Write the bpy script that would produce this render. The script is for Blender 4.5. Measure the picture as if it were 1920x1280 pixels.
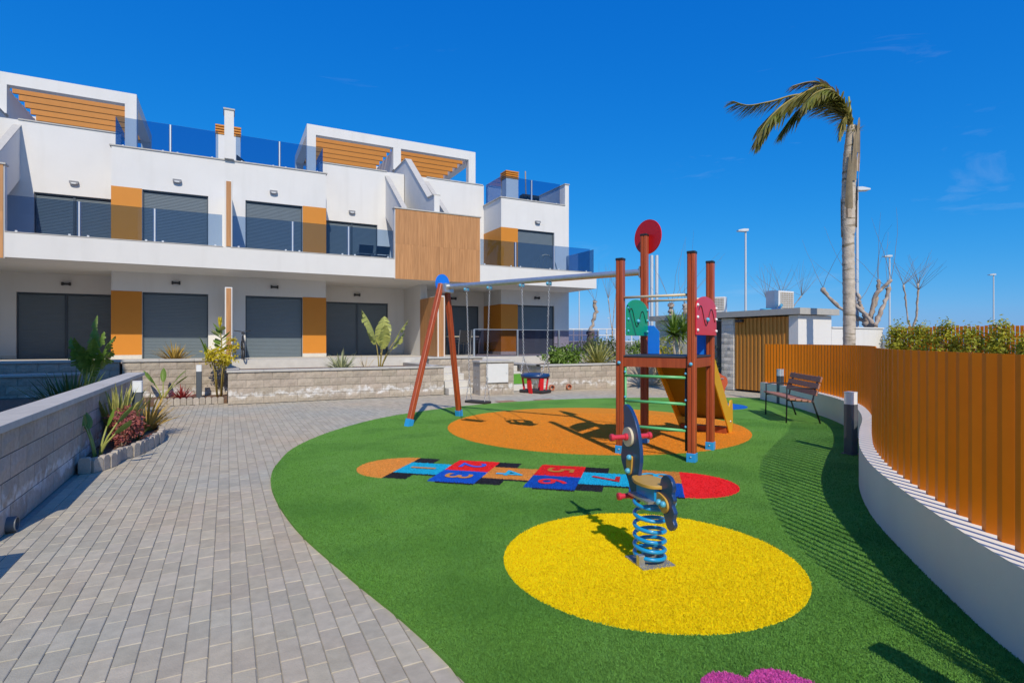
import bpy, bmesh, math, random
from mathutils import Vector, Matrix, noise
R = math.radians
scene = bpy.context.scene
for o in list(bpy.data.objects): bpy.data.objects.remove(o)
COL = scene.collection

# ---------------------------------------------------------------- camera
FPX, CAMH, YAW = 1035.0, 1.5, R(27.3)
SA, CA = math.sin(YAW), math.cos(YAW)
cd = bpy.data.cameras.new('camera'); cam = bpy.data.objects.new('camera', cd); COL.objects.link(cam)
cam.location = (0, 0, CAMH); cam.rotation_euler = (R(90), 0, -YAW)
cd.sensor_width = 36; cd.lens = 36 * FPX / 1920; cd.clip_end = 5000; cd.clip_start = 0.05
scene.camera = cam
# ---------------------------------------------------------------- world
SUN_EL, SUN_AZ = R(41.5), R(13)
w = bpy.data.worlds.new('World'); scene.world = w; w.use_nodes = True
nt = w.node_tree; nt.nodes.clear()
def N(nt, t, **k):
    n = nt.nodes.new(t)
    for a, b in k.items():
        if a.startswith('i_'):
            n.inputs[a[2:].replace('_', ' ')].default_value = b
        else: setattr(n, a, b)
    return n
out = N(nt, 'ShaderNodeOutputWorld'); bg = N(nt, 'ShaderNodeBackground'); bg.inputs[1].default_value = 0.085
sky = N(nt, 'ShaderNodeTexSky', sky_type='NISHITA', sun_disc=False, sun_elevation=SUN_EL, sun_rotation=math.pi + SUN_AZ,
        altitude=300, air_density=1.0, dust_density=0.6, ozone_density=4.5)
hs = N(nt, 'ShaderNodeHueSaturation'); hs.inputs['Saturation'].default_value = 1.22; hs.inputs['Value'].default_value = 1.0
hs.inputs['Hue'].default_value = 0.49
tc = N(nt, 'ShaderNodeTexCoord'); mp = N(nt, 'ShaderNodeMapping'); mp.inputs['Scale'].default_value = (0.9, 3.0, 10.0); mp.inputs['Rotation'].default_value = (0.15, 0.3, 0.5)
nz = N(nt, 'ShaderNodeTexNoise'); nz.inputs['Scale'].default_value = 1.7; nz.inputs['Detail'].default_value = 9; nz.inputs['Roughness'].default_value = 0.62; nz.inputs['Distortion'].default_value = 0.6
rp = N(nt, 'ShaderNodeValToRGB'); rp.color_ramp.elements[0].position = 0.615; rp.color_ramp.elements[1].position = 0.95
rp.color_ramp.elements[1].color = (0.22, 0.22, 0.22, 1)
mx = N(nt, 'ShaderNodeMix', data_type='RGBA'); mx.inputs[7].default_value = (6.5, 7.6, 9.0, 1)
L = nt.links.new
L(sky.outputs[0], hs.inputs['Color'])
# grade of the sky as the camera recorded it (deep polarised blue): one gain and gamma per channel
sep = N(nt, 'ShaderNodeSeparateColor'); com = N(nt, 'ShaderNodeCombineColor'); L(hs.outputs[0], sep.inputs[0])
for ch, (ga, gn) in enumerate(((1.55, .85), (.72, .75), (.37, 1.06))):
    a_ = N(nt, 'ShaderNodeMath', operation='MULTIPLY'); a_.inputs[1].default_value = 0.085; L(sep.outputs[ch], a_.inputs[0])
    p_ = N(nt, 'ShaderNodeMath', operation='POWER'); p_.inputs[1].default_value = ga; L(a_.outputs[0], p_.inputs[0])
    g_ = N(nt, 'ShaderNodeMath', operation='MULTIPLY'); g_.inputs[1].default_value = gn / 1.19 / 0.085; L(p_.outputs[0], g_.inputs[0]); L(g_.outputs[0], com.inputs[ch])
L(tc.outputs['Generated'], mp.inputs[0]); L(mp.outputs[0], nz.inputs['Vector']); L(nz.outputs[0], rp.inputs[0])
L(rp.outputs[0], mx.inputs[0]); L(com.outputs[0], mx.inputs[6]); L(mx.outputs[2], bg.inputs[0]); L(bg.outputs[0], out.inputs[0])
# ---------------------------------------------------------------- sun
sd = bpy.data.lights.new('sun', 'SUN'); sun = bpy.data.objects.new('sun', sd); COL.objects.link(sun)
sd.energy = 3.3; sd.angle = R(0.5); sd.color = (1.0, 0.895, 0.735)
sdir = Vector((math.sin(SUN_AZ) * math.cos(SUN_EL), math.cos(SUN_AZ) * math.cos(SUN_EL), -math.sin(SUN_EL)))
sun.rotation_euler = sdir.to_track_quat('-Z', 'Y').to_euler(); sun.location = (-5, -10, 15)
scene.view_settings.view_transform = 'Standard'; scene.view_settings.look = 'None'
scene.view_settings.gamma = 1; scene.view_settings.use_curve_mapping = False; scene.view_settings.exposure = 0.22

# ---------------------------------------------------------------- pixel helpers (photo pixel 1920x1280 -> world)
def ray(px, py):
    x = (px - 960) / FPX
    return (x * CA + SA, -x * SA + CA, (640 - py) / FPX)
def G(px, py, z=0.0):
    d = ray(px, py); t = (z - CAMH) / d[2]; return Vector((d[0] * t, d[1] * t, z))
def atV(px, py, v):
    d = ray(px, py); t = v / d[1]; return Vector((d[0] * t, v, CAMH + d[2] * t))
def atD(px, py, D):
    d = ray(px, py); return Vector((d[0] * D, d[1] * D, CAMH + d[2] * D))
def CW(X, Y): return (X * CA + Y * SA, -X * SA + Y * CA)

# ---------------------------------------------------------------- materials
MATS = {}
def mat(name, col, rough=0.6, var=0.12, nscale=6.0, bump=0.0, bscale=60.0, metal=0.0, spec=0.5, rnd=0.0, hue=0.0, col2=None, c2scale=1.5, c2amt=0.5, coat=0.0, sheen=0.0, trans=0.0):
    if name in MATS: return MATS[name]
    m = bpy.data.materials.new(name); m.use_nodes = True; nt = m.node_tree; b = nt.nodes['Principled BSDF']
    b.inputs['Roughness'].default_value = rough; b.inputs['Metallic'].default_value = metal
    b.inputs['Specular IOR Level'].default_value = spec; b.inputs['Coat Weight'].default_value = coat
    L = nt.links.new
    tc = N(nt, 'ShaderNodeTexCoord'); geo = N(nt, 'ShaderNodeNewGeometry')
    pos = geo.outputs['Position']
    base = N(nt, 'ShaderNodeRGB'); base.outputs[0].default_value = (*col, 1); c = base.outputs[0]
    if col2:
        n2 = N(nt, 'ShaderNodeTexNoise'); n2.inputs['Scale'].default_value = c2scale; n2.inputs['Detail'].default_value = 4; L(pos, n2.inputs['Vector'])
        mr = N(nt, 'ShaderNodeMapRange'); mr.inputs[1].default_value = 0.5 - 0.22; mr.inputs[2].default_value = 0.5 + 0.22; mr.inputs[4].default_value = c2amt
        L(n2.outputs[0], mr.inputs[0])
        m2 = N(nt, 'ShaderNodeMix', data_type='RGBA'); m2.inputs[7].default_value = (*col2, 1); L(mr.outputs[0], m2.inputs[0]); L(c, m2.inputs[6]); c = m2.outputs[2]
    val = None
    if var > 0:
        n1 = N(nt, 'ShaderNodeTexNoise'); n1.inputs['Scale'].default_value = nscale; n1.inputs['Detail'].default_value = 7; n1.inputs['Roughness'].default_value = 0.6; L(pos, n1.inputs['Vector'])
        mr = N(nt, 'ShaderNodeMapRange'); mr.inputs[1].default_value = 0.25; mr.inputs[2].default_value = 0.75; mr.inputs[3].default_value = 1 - var; mr.inputs[4].default_value = 1 + var
        L(n1.outputs[0], mr.inputs[0]); val = mr.outputs[0]
    if rnd > 0 or hue > 0:
        oi = N(nt, 'ShaderNodeObjectInfo')
        mr = N(nt, 'ShaderNodeMapRange'); mr.inputs[3].default_value = 1 - rnd; mr.inputs[4].default_value = 1 + rnd; L(oi.outputs['Random'], mr.inputs[0])
        if val is None: val = mr.outputs[0]
        else:
            mm = N(nt, 'ShaderNodeMath', operation='MULTIPLY'); L(val, mm.inputs[0]); L(mr.outputs[0], mm.inputs[1]); val = mm.outputs[0]
    if val is not None or hue > 0:
        h = N(nt, 'ShaderNodeHueSaturation'); L(c, h.inputs['Color'])
        if val is not None: L(val, h.inputs['Value'])
        if hue > 0:
            fr = N(nt, 'ShaderNodeMath', operation='MULTIPLY'); fr.inputs[1].default_value = 7.31; L(oi.outputs['Random'], fr.inputs[0])
            f2 = N(nt, 'ShaderNodeMath', operation='FRACT'); L(fr.outputs[0], f2.inputs[0])
            mr = N(nt, 'ShaderNodeMapRange'); mr.inputs[3].default_value = 0.5 - hue; mr.inputs[4].default_value = 0.5 + hue; L(f2.outputs[0], mr.inputs[0]); L(mr.outputs[0], h.inputs['Hue'])
        c = h.outputs[0]
    L(c, b.inputs['Base Color'])
    if bump > 0:
        n3 = N(nt, 'ShaderNodeTexNoise'); n3.inputs['Scale'].default_value = bscale; n3.inputs['Detail'].default_value = 5; L(pos, n3.inputs['Vector'])
        bp = N(nt, 'ShaderNodeBump'); bp.inputs['Strength'].default_value = bump; bp.inputs['Distance'].default_value = 0.01; L(n3.outputs[0], bp.inputs['Height']); L(bp.outputs[0], b.inputs['Normal'])
    if trans > 0:
        tr = N(nt, 'ShaderNodeBsdfTranslucent'); L(c, tr.inputs[0]); ms = N(nt, 'ShaderNodeMixShader'); ms.inputs[0].default_value = trans
        L(b.outputs[0], ms.inputs[1]); L(tr.outputs[0], ms.inputs[2]); L(ms.outputs[0], nt.nodes['Material Output'].inputs[0])
    MATS[name] = m; return m

def glass_mat(name, tint, refl=1.0):
    m = bpy.data.materials.new(name); m.use_nodes = True; nt = m.node_tree; nt.nodes.clear(); L = nt.links.new
    o = N(nt, 'ShaderNodeOutputMaterial'); t = N(nt, 'ShaderNodeBsdfTransparent'); t.inputs[0].default_value = (*tint, 1)
    g = N(nt, 'ShaderNodeBsdfGlossy'); g.inputs['Roughness'].default_value = 0.01
    f = N(nt, 'ShaderNodeFresnel'); f.inputs[0].default_value = 1.5
    mm = N(nt, 'ShaderNodeMath', operation='MULTIPLY'); mm.inputs[1].default_value = refl
    ms = N(nt, 'ShaderNodeMixShader'); L(f.outputs[0], mm.inputs[0]); L(mm.outputs[0], ms.inputs[0]); L(t.outputs[0], ms.inputs[1]); L(g.outputs[0], ms.inputs[2]); L(ms.outputs[0], o.inputs[0])
    MATS[name] = m; return m

def wood_mat(name, c1, c2, axis=2, scale=1.0, rough=0.5, rnd=0.1, coat=0.0):
    m = bpy.data.materials.new(name); m.use_nodes = True; nt = m.node_tree; b = nt.nodes['Principled BSDF']; L = nt.links.new
    geo = N(nt, 'ShaderNodeNewGeometry'); oi = N(nt, 'ShaderNodeObjectInfo')
    mp = N(nt, 'ShaderNodeMapping'); s = [26 * scale, 26 * scale, 26 * scale]; s[axis] = 1.6 * scale; mp.inputs['Scale'].default_value = s
    L(geo.outputs['Position'], mp.inputs[0])
    ad = N(nt, 'ShaderNodeVectorMath', operation='ADD'); L(mp.outputs[0], ad.inputs[0])
    sc = N(nt, 'ShaderNodeMath', operation='MULTIPLY'); sc.inputs[1].default_value = 40; L(oi.outputs['Random'], sc.inputs[0]); L(sc.outputs[0], ad.inputs[1])
    nz = N(nt, 'ShaderNodeTexNoise'); nz.inputs['Scale'].default_value = 1.0; nz.inputs['Detail'].default_value = 5; nz.inputs['Distortion'].default_value = 0.8; L(ad.outputs[0], nz.inputs['Vector'])
    rp = N(nt, 'ShaderNodeValToRGB'); rp.color_ramp.elements[0].position = 0.3; rp.color_ramp.elements[0].color = (*c1, 1); rp.color_ramp.elements[1].position = 0.7; rp.color_ramp.elements[1].color = (*c2, 1)
    L(nz.outputs[0], rp.inputs[0])
    mr = N(nt, 'ShaderNodeMapRange'); mr.inputs[3].default_value = 1 - rnd; mr.inputs[4].default_value = 1 + rnd; L(oi.outputs['Random'], mr.inputs[0])
    h = N(nt, 'ShaderNodeHueSaturation'); L(rp.outputs[0], h.inputs['Color']); L(mr.outputs[0], h.inputs['Value']); L(h.outputs[0], b.inputs['Base Color'])
    b.inputs['Roughness'].default_value = rough; b.inputs['Coat Weight'].default_value = coat
    bp = N(nt, 'ShaderNodeBump'); bp.inputs['Strength'].default_value = 0.15; bp.inputs['Distance'].default_value = 0.003; L(nz.outputs[0], bp.inputs['Height']); L(bp.outputs[0], b.inputs['Normal'])
    MATS[name] = m; return m

def stone_mat(name, ca, cb, stain=0.0, rnd=0.12, bump=0.6):
    """split-face concrete block; salt bloom (efflorescence) creeping up from the lowest courses"""
    m = mat(name, ca, 0.9, 0.16, 22, bump, 45, rnd=rnd, hue=0.008, col2=cb, c2scale=4, c2amt=0.8, spec=0.2)
    if stain > 0:
        nt = m.node_tree; L = nt.links.new; b = nt.nodes['Principled BSDF']; src = b.inputs['Base Color'].links[0].from_socket
        geo = N(nt, 'ShaderNodeNewGeometry'); sp = N(nt, 'ShaderNodeSeparateXYZ'); L(geo.outputs['Position'], sp.inputs[0])
        n = N(nt, 'ShaderNodeTexNoise'); n.inputs['Scale'].default_value = 3.2; n.inputs['Detail'].default_value = 5; n.inputs['Roughness'].default_value = 0.65; L(geo.outputs['Position'], n.inputs['Vector'])
        ma = N(nt, 'ShaderNodeMath', operation='MULTIPLY_ADD'); ma.inputs[1].default_value = 0.55; ma.inputs[2].default_value = -0.06; L(n.outputs[0], ma.inputs[0])   # bloom height
        sb = N(nt, 'ShaderNodeMath', operation='SUBTRACT'); L(sp.outputs[2], sb.inputs[0]); L(ma.outputs[0], sb.inputs[1])
        ab = N(nt, 'ShaderNodeMath', operation='ABSOLUTE'); L(sb.outputs[0], ab.inputs[0])
        mr = N(nt, 'ShaderNodeMapRange'); mr.inputs[1].default_value = 0.006; mr.inputs[2].default_value = 0.085; mr.inputs[3].default_value = stain; mr.inputs[4].default_value = 0.0; L(ab.outputs[0], mr.inputs[0])
        n2 = N(nt, 'ShaderNodeTexNoise'); n2.inputs['Scale'].default_value = 9; n2.inputs['Detail'].default_value = 4; L(geo.outputs['Position'], n2.inputs['Vector'])
        m3 = N(nt, 'ShaderNodeMapRange'); m3.inputs[1].default_value = 0.36; m3.inputs[2].default_value = 0.56; L(n2.outputs[0], m3.inputs[0])
        mu = N(nt, 'ShaderNodeMath', operation='MULTIPLY'); L(mr.outputs[0], mu.inputs[0]); L(m3.outputs[0], mu.inputs[1])
        mx = N(nt, 'ShaderNodeMix', data_type='RGBA'); mx.inputs[7].default_value = (0.72, 0.71, 0.69, 1); L(mu.outputs[0], mx.inputs[0]); L(src, mx.inputs[6]); L(mx.outputs[2], b.inputs['Base Color'])
    return m

M = dict(
 white=mat('stucco', (0.72, 0.715, 0.695), 0.85, 0.035, 1.2, 0.12, 160, spec=0.2, col2=(0.68, 0.675, 0.655), c2scale=0.6, c2amt=0.35),
 cap=mat('stone_cap', (0.49, 0.475, 0.44), 0.8, 0.10, 8, 0.1, 90, rnd=0.06),
 orange=mat('ochre_panel', (0.60, 0.22, 0.013), 0.55, 0.03, 3, 0.05, 120),
 shutter=mat('shutter_grey', (0.15, 0.19, 0.22), 0.42, 0.04, 4, spec=0.5),
 frame=mat('frame_dark', (0.055, 0.075, 0.095), 0.4, 0.03, 4),
 lampd=mat('lamp_dark', (0.03, 0.032, 0.035), 0.5, 0.05, 4),
 lampm=mat('lamp_grey', (0.22, 0.23, 0.25), 0.5, 0.05, 4),
 clad=wood_mat('oak_cladding', (0.40, 0.185, 0.065), (0.56, 0.28, 0.11), 2, 0.7, 0.55, 0.07),
 beam=mat('pergola_beam', (0.52, 0.205, 0.025), 0.55, 0.05, 4, rnd=0.04),
 glass=glass_mat('glass_blue', (0.60, 0.70, 0.83), 0.6),
 glass_v=glass_mat('glass_smoke', (0.56, 0.54, 0.63), 0.6),
 postm=mat('glass_post', (0.62, 0.66, 0.7), 0.35, 0.03, 4, metal=0.3),
 steel=mat('galvanised', (0.55, 0.57, 0.58), 0.38, 0.12, 14, metal=0.75),
 paver=mat('paver', (0.385, 0.395, 0.345), 0.85, 0.13, 14, 0.25, 110, rnd=0.10, hue=0.006, col2=(0.51, 0.41, 0.28), c2scale=0.32, c2amt=1.0, spec=0.3),
 joint=mat('joint_sand', (0.30, 0.29, 0.26), 0.95, 0.2, 30),
 block=stone_mat('block_beige', (0.44, 0.38, 0.31), (0.36, 0.31, 0.25), 1.0),
 blockg=stone_mat('block_taupe', (0.46, 0.395, 0.33), (0.37, 0.315, 0.265), 0.8),
 blockw=stone_mat('block_white', (0.70, 0.67, 0.61), (0.60, 0.57, 0.51), 0.0, 0.05, 1.0),
 kerb=mat('kerb_stone', (0.40, 0.355, 0.30), 0.9, 0.2, 14, 0.5, 50, rnd=0.1, hue=.006),
 mortar=mat('mortar', (0.40, 0.37, 0.33), 0.95, 0.1, 20),
 conc=mat('concrete', (0.60, 0.58, 0.53), 0.85, 0.1, 5, 0.15, 70),
 soil=mat('soil', (0.16, 0.095, 0.06), 1.0, 0.35, 25, 1.0, 60),
 redwood=wood_mat('red_stained_timber', (0.30, 0.050, 0.013), (0.45, 0.090, 0.025), 2, 1.0, 0.42, 0.06, 0.15),
 bluep=mat('blue_plastic', (0.012, 0.20, 0.80), 0.35, 0.03, 4),
 foot=mat('blue_shoe', (0.03, 0.33, 0.72), 0.35, 0.05, 8),
 redp=mat('red_panel', (0.72, 0.022, 0.035), 0.35, 0.03, 4),
 redd=mat('red_disc', (0.58, 0.008, 0.012), 0.4, 0.03, 4),
 greenp=mat('green_panel', (0.0, 0.36, 0.17), 0.35, 0.03, 4),
 rung=mat('green_rung', (0.13, 0.50, 0.19), 0.35, 0.05, 6),
 yel=mat('yellow_panel', (0.78, 0.42, 0.02), 0.38, 0.04, 4),
 olive=mat('yellow_bed_shaded', (0.24, 0.17, 0.015), 0.5, 0.1, 4),  # slide yellow with the underside's shade put into the colour
 beige=mat('beige_bar', (0.66, 0.56, 0.38), 0.4, 0.04, 5),
 deck=mat('deck_black', (0.04, 0.042, 0.05), 0.55, 0.15, 30),
 black=mat('black_plastic', (0.02, 0.02, 0.022), 0.45, 0.1, 20),
 rubber=mat('rubber', (0.035, 0.035, 0.037), 0.75, 0.1, 30),
 bolt=mat('bolt_blue', (0.09, 0.42, 0.62), 0.3, 0.02, 5),
 spring=mat('spring_blue', (0.01, 0.29, 0.62), 0.3, 0.03, 6, coat=0.3),
 navy=mat('navy_panel', (0.012, 0.05, 0.16), 0.3, 0.05, 6, coat=0.3),
 gold=mat('gold_seat', (0.55, 0.33, 0.06), 0.42, 0.06, 10),
 pinkred=mat('handle_red', (0.62, 0.035, 0.06), 0.35, 0.03, 6),
 cream=mat('cream_disc', (0.68, 0.62, 0.46), 0.4, 0.04, 6),
 rust=mat('rider_rust', (0.50, 0.085, 0.03), 0.45, 0.05, 6),
 slat=mat('fence_ochre', (0.90, 0.235, 0.004), 0.45, 0.05, 5, rnd=0.05, spec=0.25),
 gates=mat('gate_ochre', (0.58, 0.25, 0.045), 0.45, 0.04, 5, rnd=0.04),
 bollard=mat('bollard_grey', (0.085, 0.10, 0.115), 0.4, 0.05, 6),
 diff=mat('diffuser', (0.78, 0.80, 0.80), 0.35, 0.02, 6),
 benchw=wood_mat('bench_timber', (0.33, 0.14, 0.085), (0.47, 0.22, 0.14), 0, 1.0, 0.5, 0.08),
 bencha=mat('bench_iron', (0.05, 0.05, 0.055), 0.5, 0.05, 10, metal=0.5),
 render=mat('wall_render', (0.86, 0.81, 0.67), 0.85, 0.04, 2, 0.1, 120, spec=0.2),
 trunk=mat('palm_trunk', (0.54, 0.475, 0.39), 0.9, 0.28, 7, 0.9, 30, col2=(0.40, 0.33, 0.25), c2scale=3.0),
 bark=mat('bare_bark', (0.33, 0.25, 0.19), 0.9, 0.25, 9, 0.8, 30, col2=(0.50, 0.43, 0.36), c2scale=5, c2amt=0.9),
 twig=mat('twig', (0.26, 0.21, 0.17), 0.9, 0.1, 9),
 sheath=mat('palm_sheath', (0.50, 0.40, 0.29), 0.85, 0.22, 8, 0.6, 30),
 frond=mat('palm_frond', (0.22, 0.27, 0.04), 0.5, 0.3, 4, trans=0.35, col2=(0.30, 0.21, 0.08), c2scale=2.2, c2amt=0.8),
 dryfrond=mat('dry_frond', (0.30, 0.24, 0.15), 0.7, 0.2, 5, trans=0.2),
 leafg=mat('leaf_green', (0.15, 0.25, 0.03), 0.42, 0.22, 5, trans=0.25),
 leafy=mat('leaf_yellow_green', (0.44, 0.47, 0.12), 0.45, 0.25, 5, trans=0.3),
 leafv=mat('leaf_variegated', (0.55, 0.52, 0.15), 0.5, 0.28, 18, trans=0.25, col2=(0.17, 0.19, 0.04), c2scale=14, c2amt=0.8),
 leafd=mat('leaf_dark', (0.085, 0.13, 0.028), 0.5, 0.3, 5, trans=0.2),
 leafo=mat('leaf_ochre', (0.55, 0.38, 0.07), 0.55, 0.25, 12, trans=0.25, col2=(0.28, 0.15, 0.06), c2scale=10),
 leafs=mat('leaf_silver', (0.48, 0.50, 0.27), 0.55, 0.22, 12, trans=0.2, col2=(0.15, 0.20, 0.07), c2scale=12),
 leafr=mat('leaf_red', (0.52, 0.05, 0.05), 0.5, 0.3, 12, trans=0.25, col2=(0.22, 0.06, 0.06), c2scale=14),
 leafp=mat('leaf_plum', (0.38, 0.085, 0.09), 0.5, 0.3, 12, trans=0.2, col2=(0.17, 0.12, 0.03), c2scale=13),
 flowery=mat('flower_yellow', (0.75, 0.60, 0.02), 0.5, 0.2, 12, trans=0.3, col2=(0.30, 0.29, 0.03), c2scale=15),
 hedge=mat('hedge_leaf', (0.55, 0.50, 0.035), 0.5, 0.3, 4, trans=0.3, col2=(0.26, 0.32, 0.03), c2scale=2.5, c2amt=0.9),
 stalk=mat('stalk', (0.34, 0.26, 0.06), 0.6, 0.2, 12),
 acw=mat('ac_white', (0.70, 0.70, 0.68), 0.45, 0.03, 6),
 acg=mat('ac_grille', (0.34, 0.29, 0.22), 0.5, 0.05, 6),
 roofc=mat('roof_edge', (0.42, 0.41, 0.38), 0.85, 0.08, 6, 0.1, 60),
 lampp=mat('lamp_post', (0.66, 0.68, 0.68), 0.4, 0.04, 3, metal=0.3),
 sail=mat('textile', (0.10, 0.11, 0.14), 0.8, 0.1, 20),
 grnmat=mat('mat_green', (0.10, 0.30, 0.035), 0.95, 0.15, 30),
 terra=mat('terracotta_pipe', (0.50, 0.17, 0.09), 0.7, 0.1, 10),
 pipe=mat('pipe_grey', (0.12, 0.14, 0.16), 0.5, 0.05, 10),
 rustc=mat('drain_cover', (0.32, 0.19, 0.13), 0.8, 0.2, 14, 0.3, 60),
 gravel=mat('gravel', (0.36, 0.31, 0.25), 0.95, 0.3, 25, 0.8, 40),
 far=mat('dry_land', (0.30, 0.27, 0.20), 0.95, 0.2, 0.4, 0.3, 5, col2=(0.18, 0.19, 0.10), c2scale=0.05),
)
def banded(m, scale_z, dark, lo, hi, amt, sx=2.0):
    """bark scars / stretched streaks: noise squeezed along one axis darkens the colour"""
    nt = m.node_tree; L = nt.links.new; b = nt.nodes['Principled BSDF']; src = b.inputs['Base Color'].links[0].from_socket
    geo = N(nt, 'ShaderNodeNewGeometry'); mp = N(nt, 'ShaderNodeMapping'); mp.inputs['Scale'].default_value = (sx, sx, scale_z); L(geo.outputs['Position'], mp.inputs[0])
    n = N(nt, 'ShaderNodeTexNoise'); n.inputs['Scale'].default_value = 1; n.inputs['Detail'].default_value = 3; L(mp.outputs[0], n.inputs['Vector'])
    mr = N(nt, 'ShaderNodeMapRange'); mr.inputs[1].default_value = lo; mr.inputs[2].default_value = hi; mr.inputs[4].default_value = amt; L(n.outputs[0], mr.inputs[0])
    mx = N(nt, 'ShaderNodeMix', data_type='RGBA'); mx.inputs[7].default_value = (*dark, 1); L(mr.outputs[0], mx.inputs[0]); L(src, mx.inputs[6]); L(mx.outputs[2], b.inputs['Base Color'])
banded(M['trunk'], 9.0, (0.15, 0.115, 0.055), 0.55, 0.66, 0.8)
banded(M['sheath'], 0.9, (0.12, 0.085, 0.055), 0.54, 0.66, 0.85, 14.0)
banded(M['dryfrond'], 0.9, (0.14, 0.10, 0.06), 0.54, 0.66, 0.6, 14.0)
banded(M['white'], 0.35, (0.54, 0.53, 0.50), 0.52, 0.75, 0.2, 3.0)
def turf_mat(name, c, c2):
    m = mat(name, c, 0.92, 0.30, 130, 1.0, 260, col2=c2, c2scale=2.2, c2amt=0.7, spec=0.15, rnd=0.3)
    return m
T = dict(green=turf_mat('turf_green', (0.138, 0.34, 0.050), (0.18, 0.385, 0.08)), yellow=turf_mat('turf_yellow', (1.0, 0.76, 0.003), (1.0, 0.73, 0.003)),
         orange=turf_mat('turf_orange', (1.0, 0.36, 0.03), (0.98, 0.34, 0.03)), red=turf_mat('turf_red', (0.92, 0.025, 0.03), (0.88, 0.025, 0.03)),
         cyan=turf_mat('turf_cyan', (0.015, 0.50, 0.74), (0.015, 0.47, 0.70)), blue=turf_mat('turf_blue', (0.01, 0.125, 0.66), (0.01, 0.12, 0.60)),
         black=turf_mat('turf_black', (0.022, 0.024, 0.034), (0.03, 0.03, 0.04)), pink=turf_mat('turf_pink', (0.85, 0.13, 0.52), (0.80, 0.12, 0.48)),
         amber=turf_mat('turf_amber', (0.88, 0.36, 0.07), (0.84, 0.33, 0.065)), sky=turf_mat('turf_skyblue', (0.01, 0.16, 0.62), (0.01, 0.15, 0.56)))

banded(T['green'], 1.1, (0.085, 0.245, 0.036), 0.48, 0.62, 0.55, 1.1)
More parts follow.
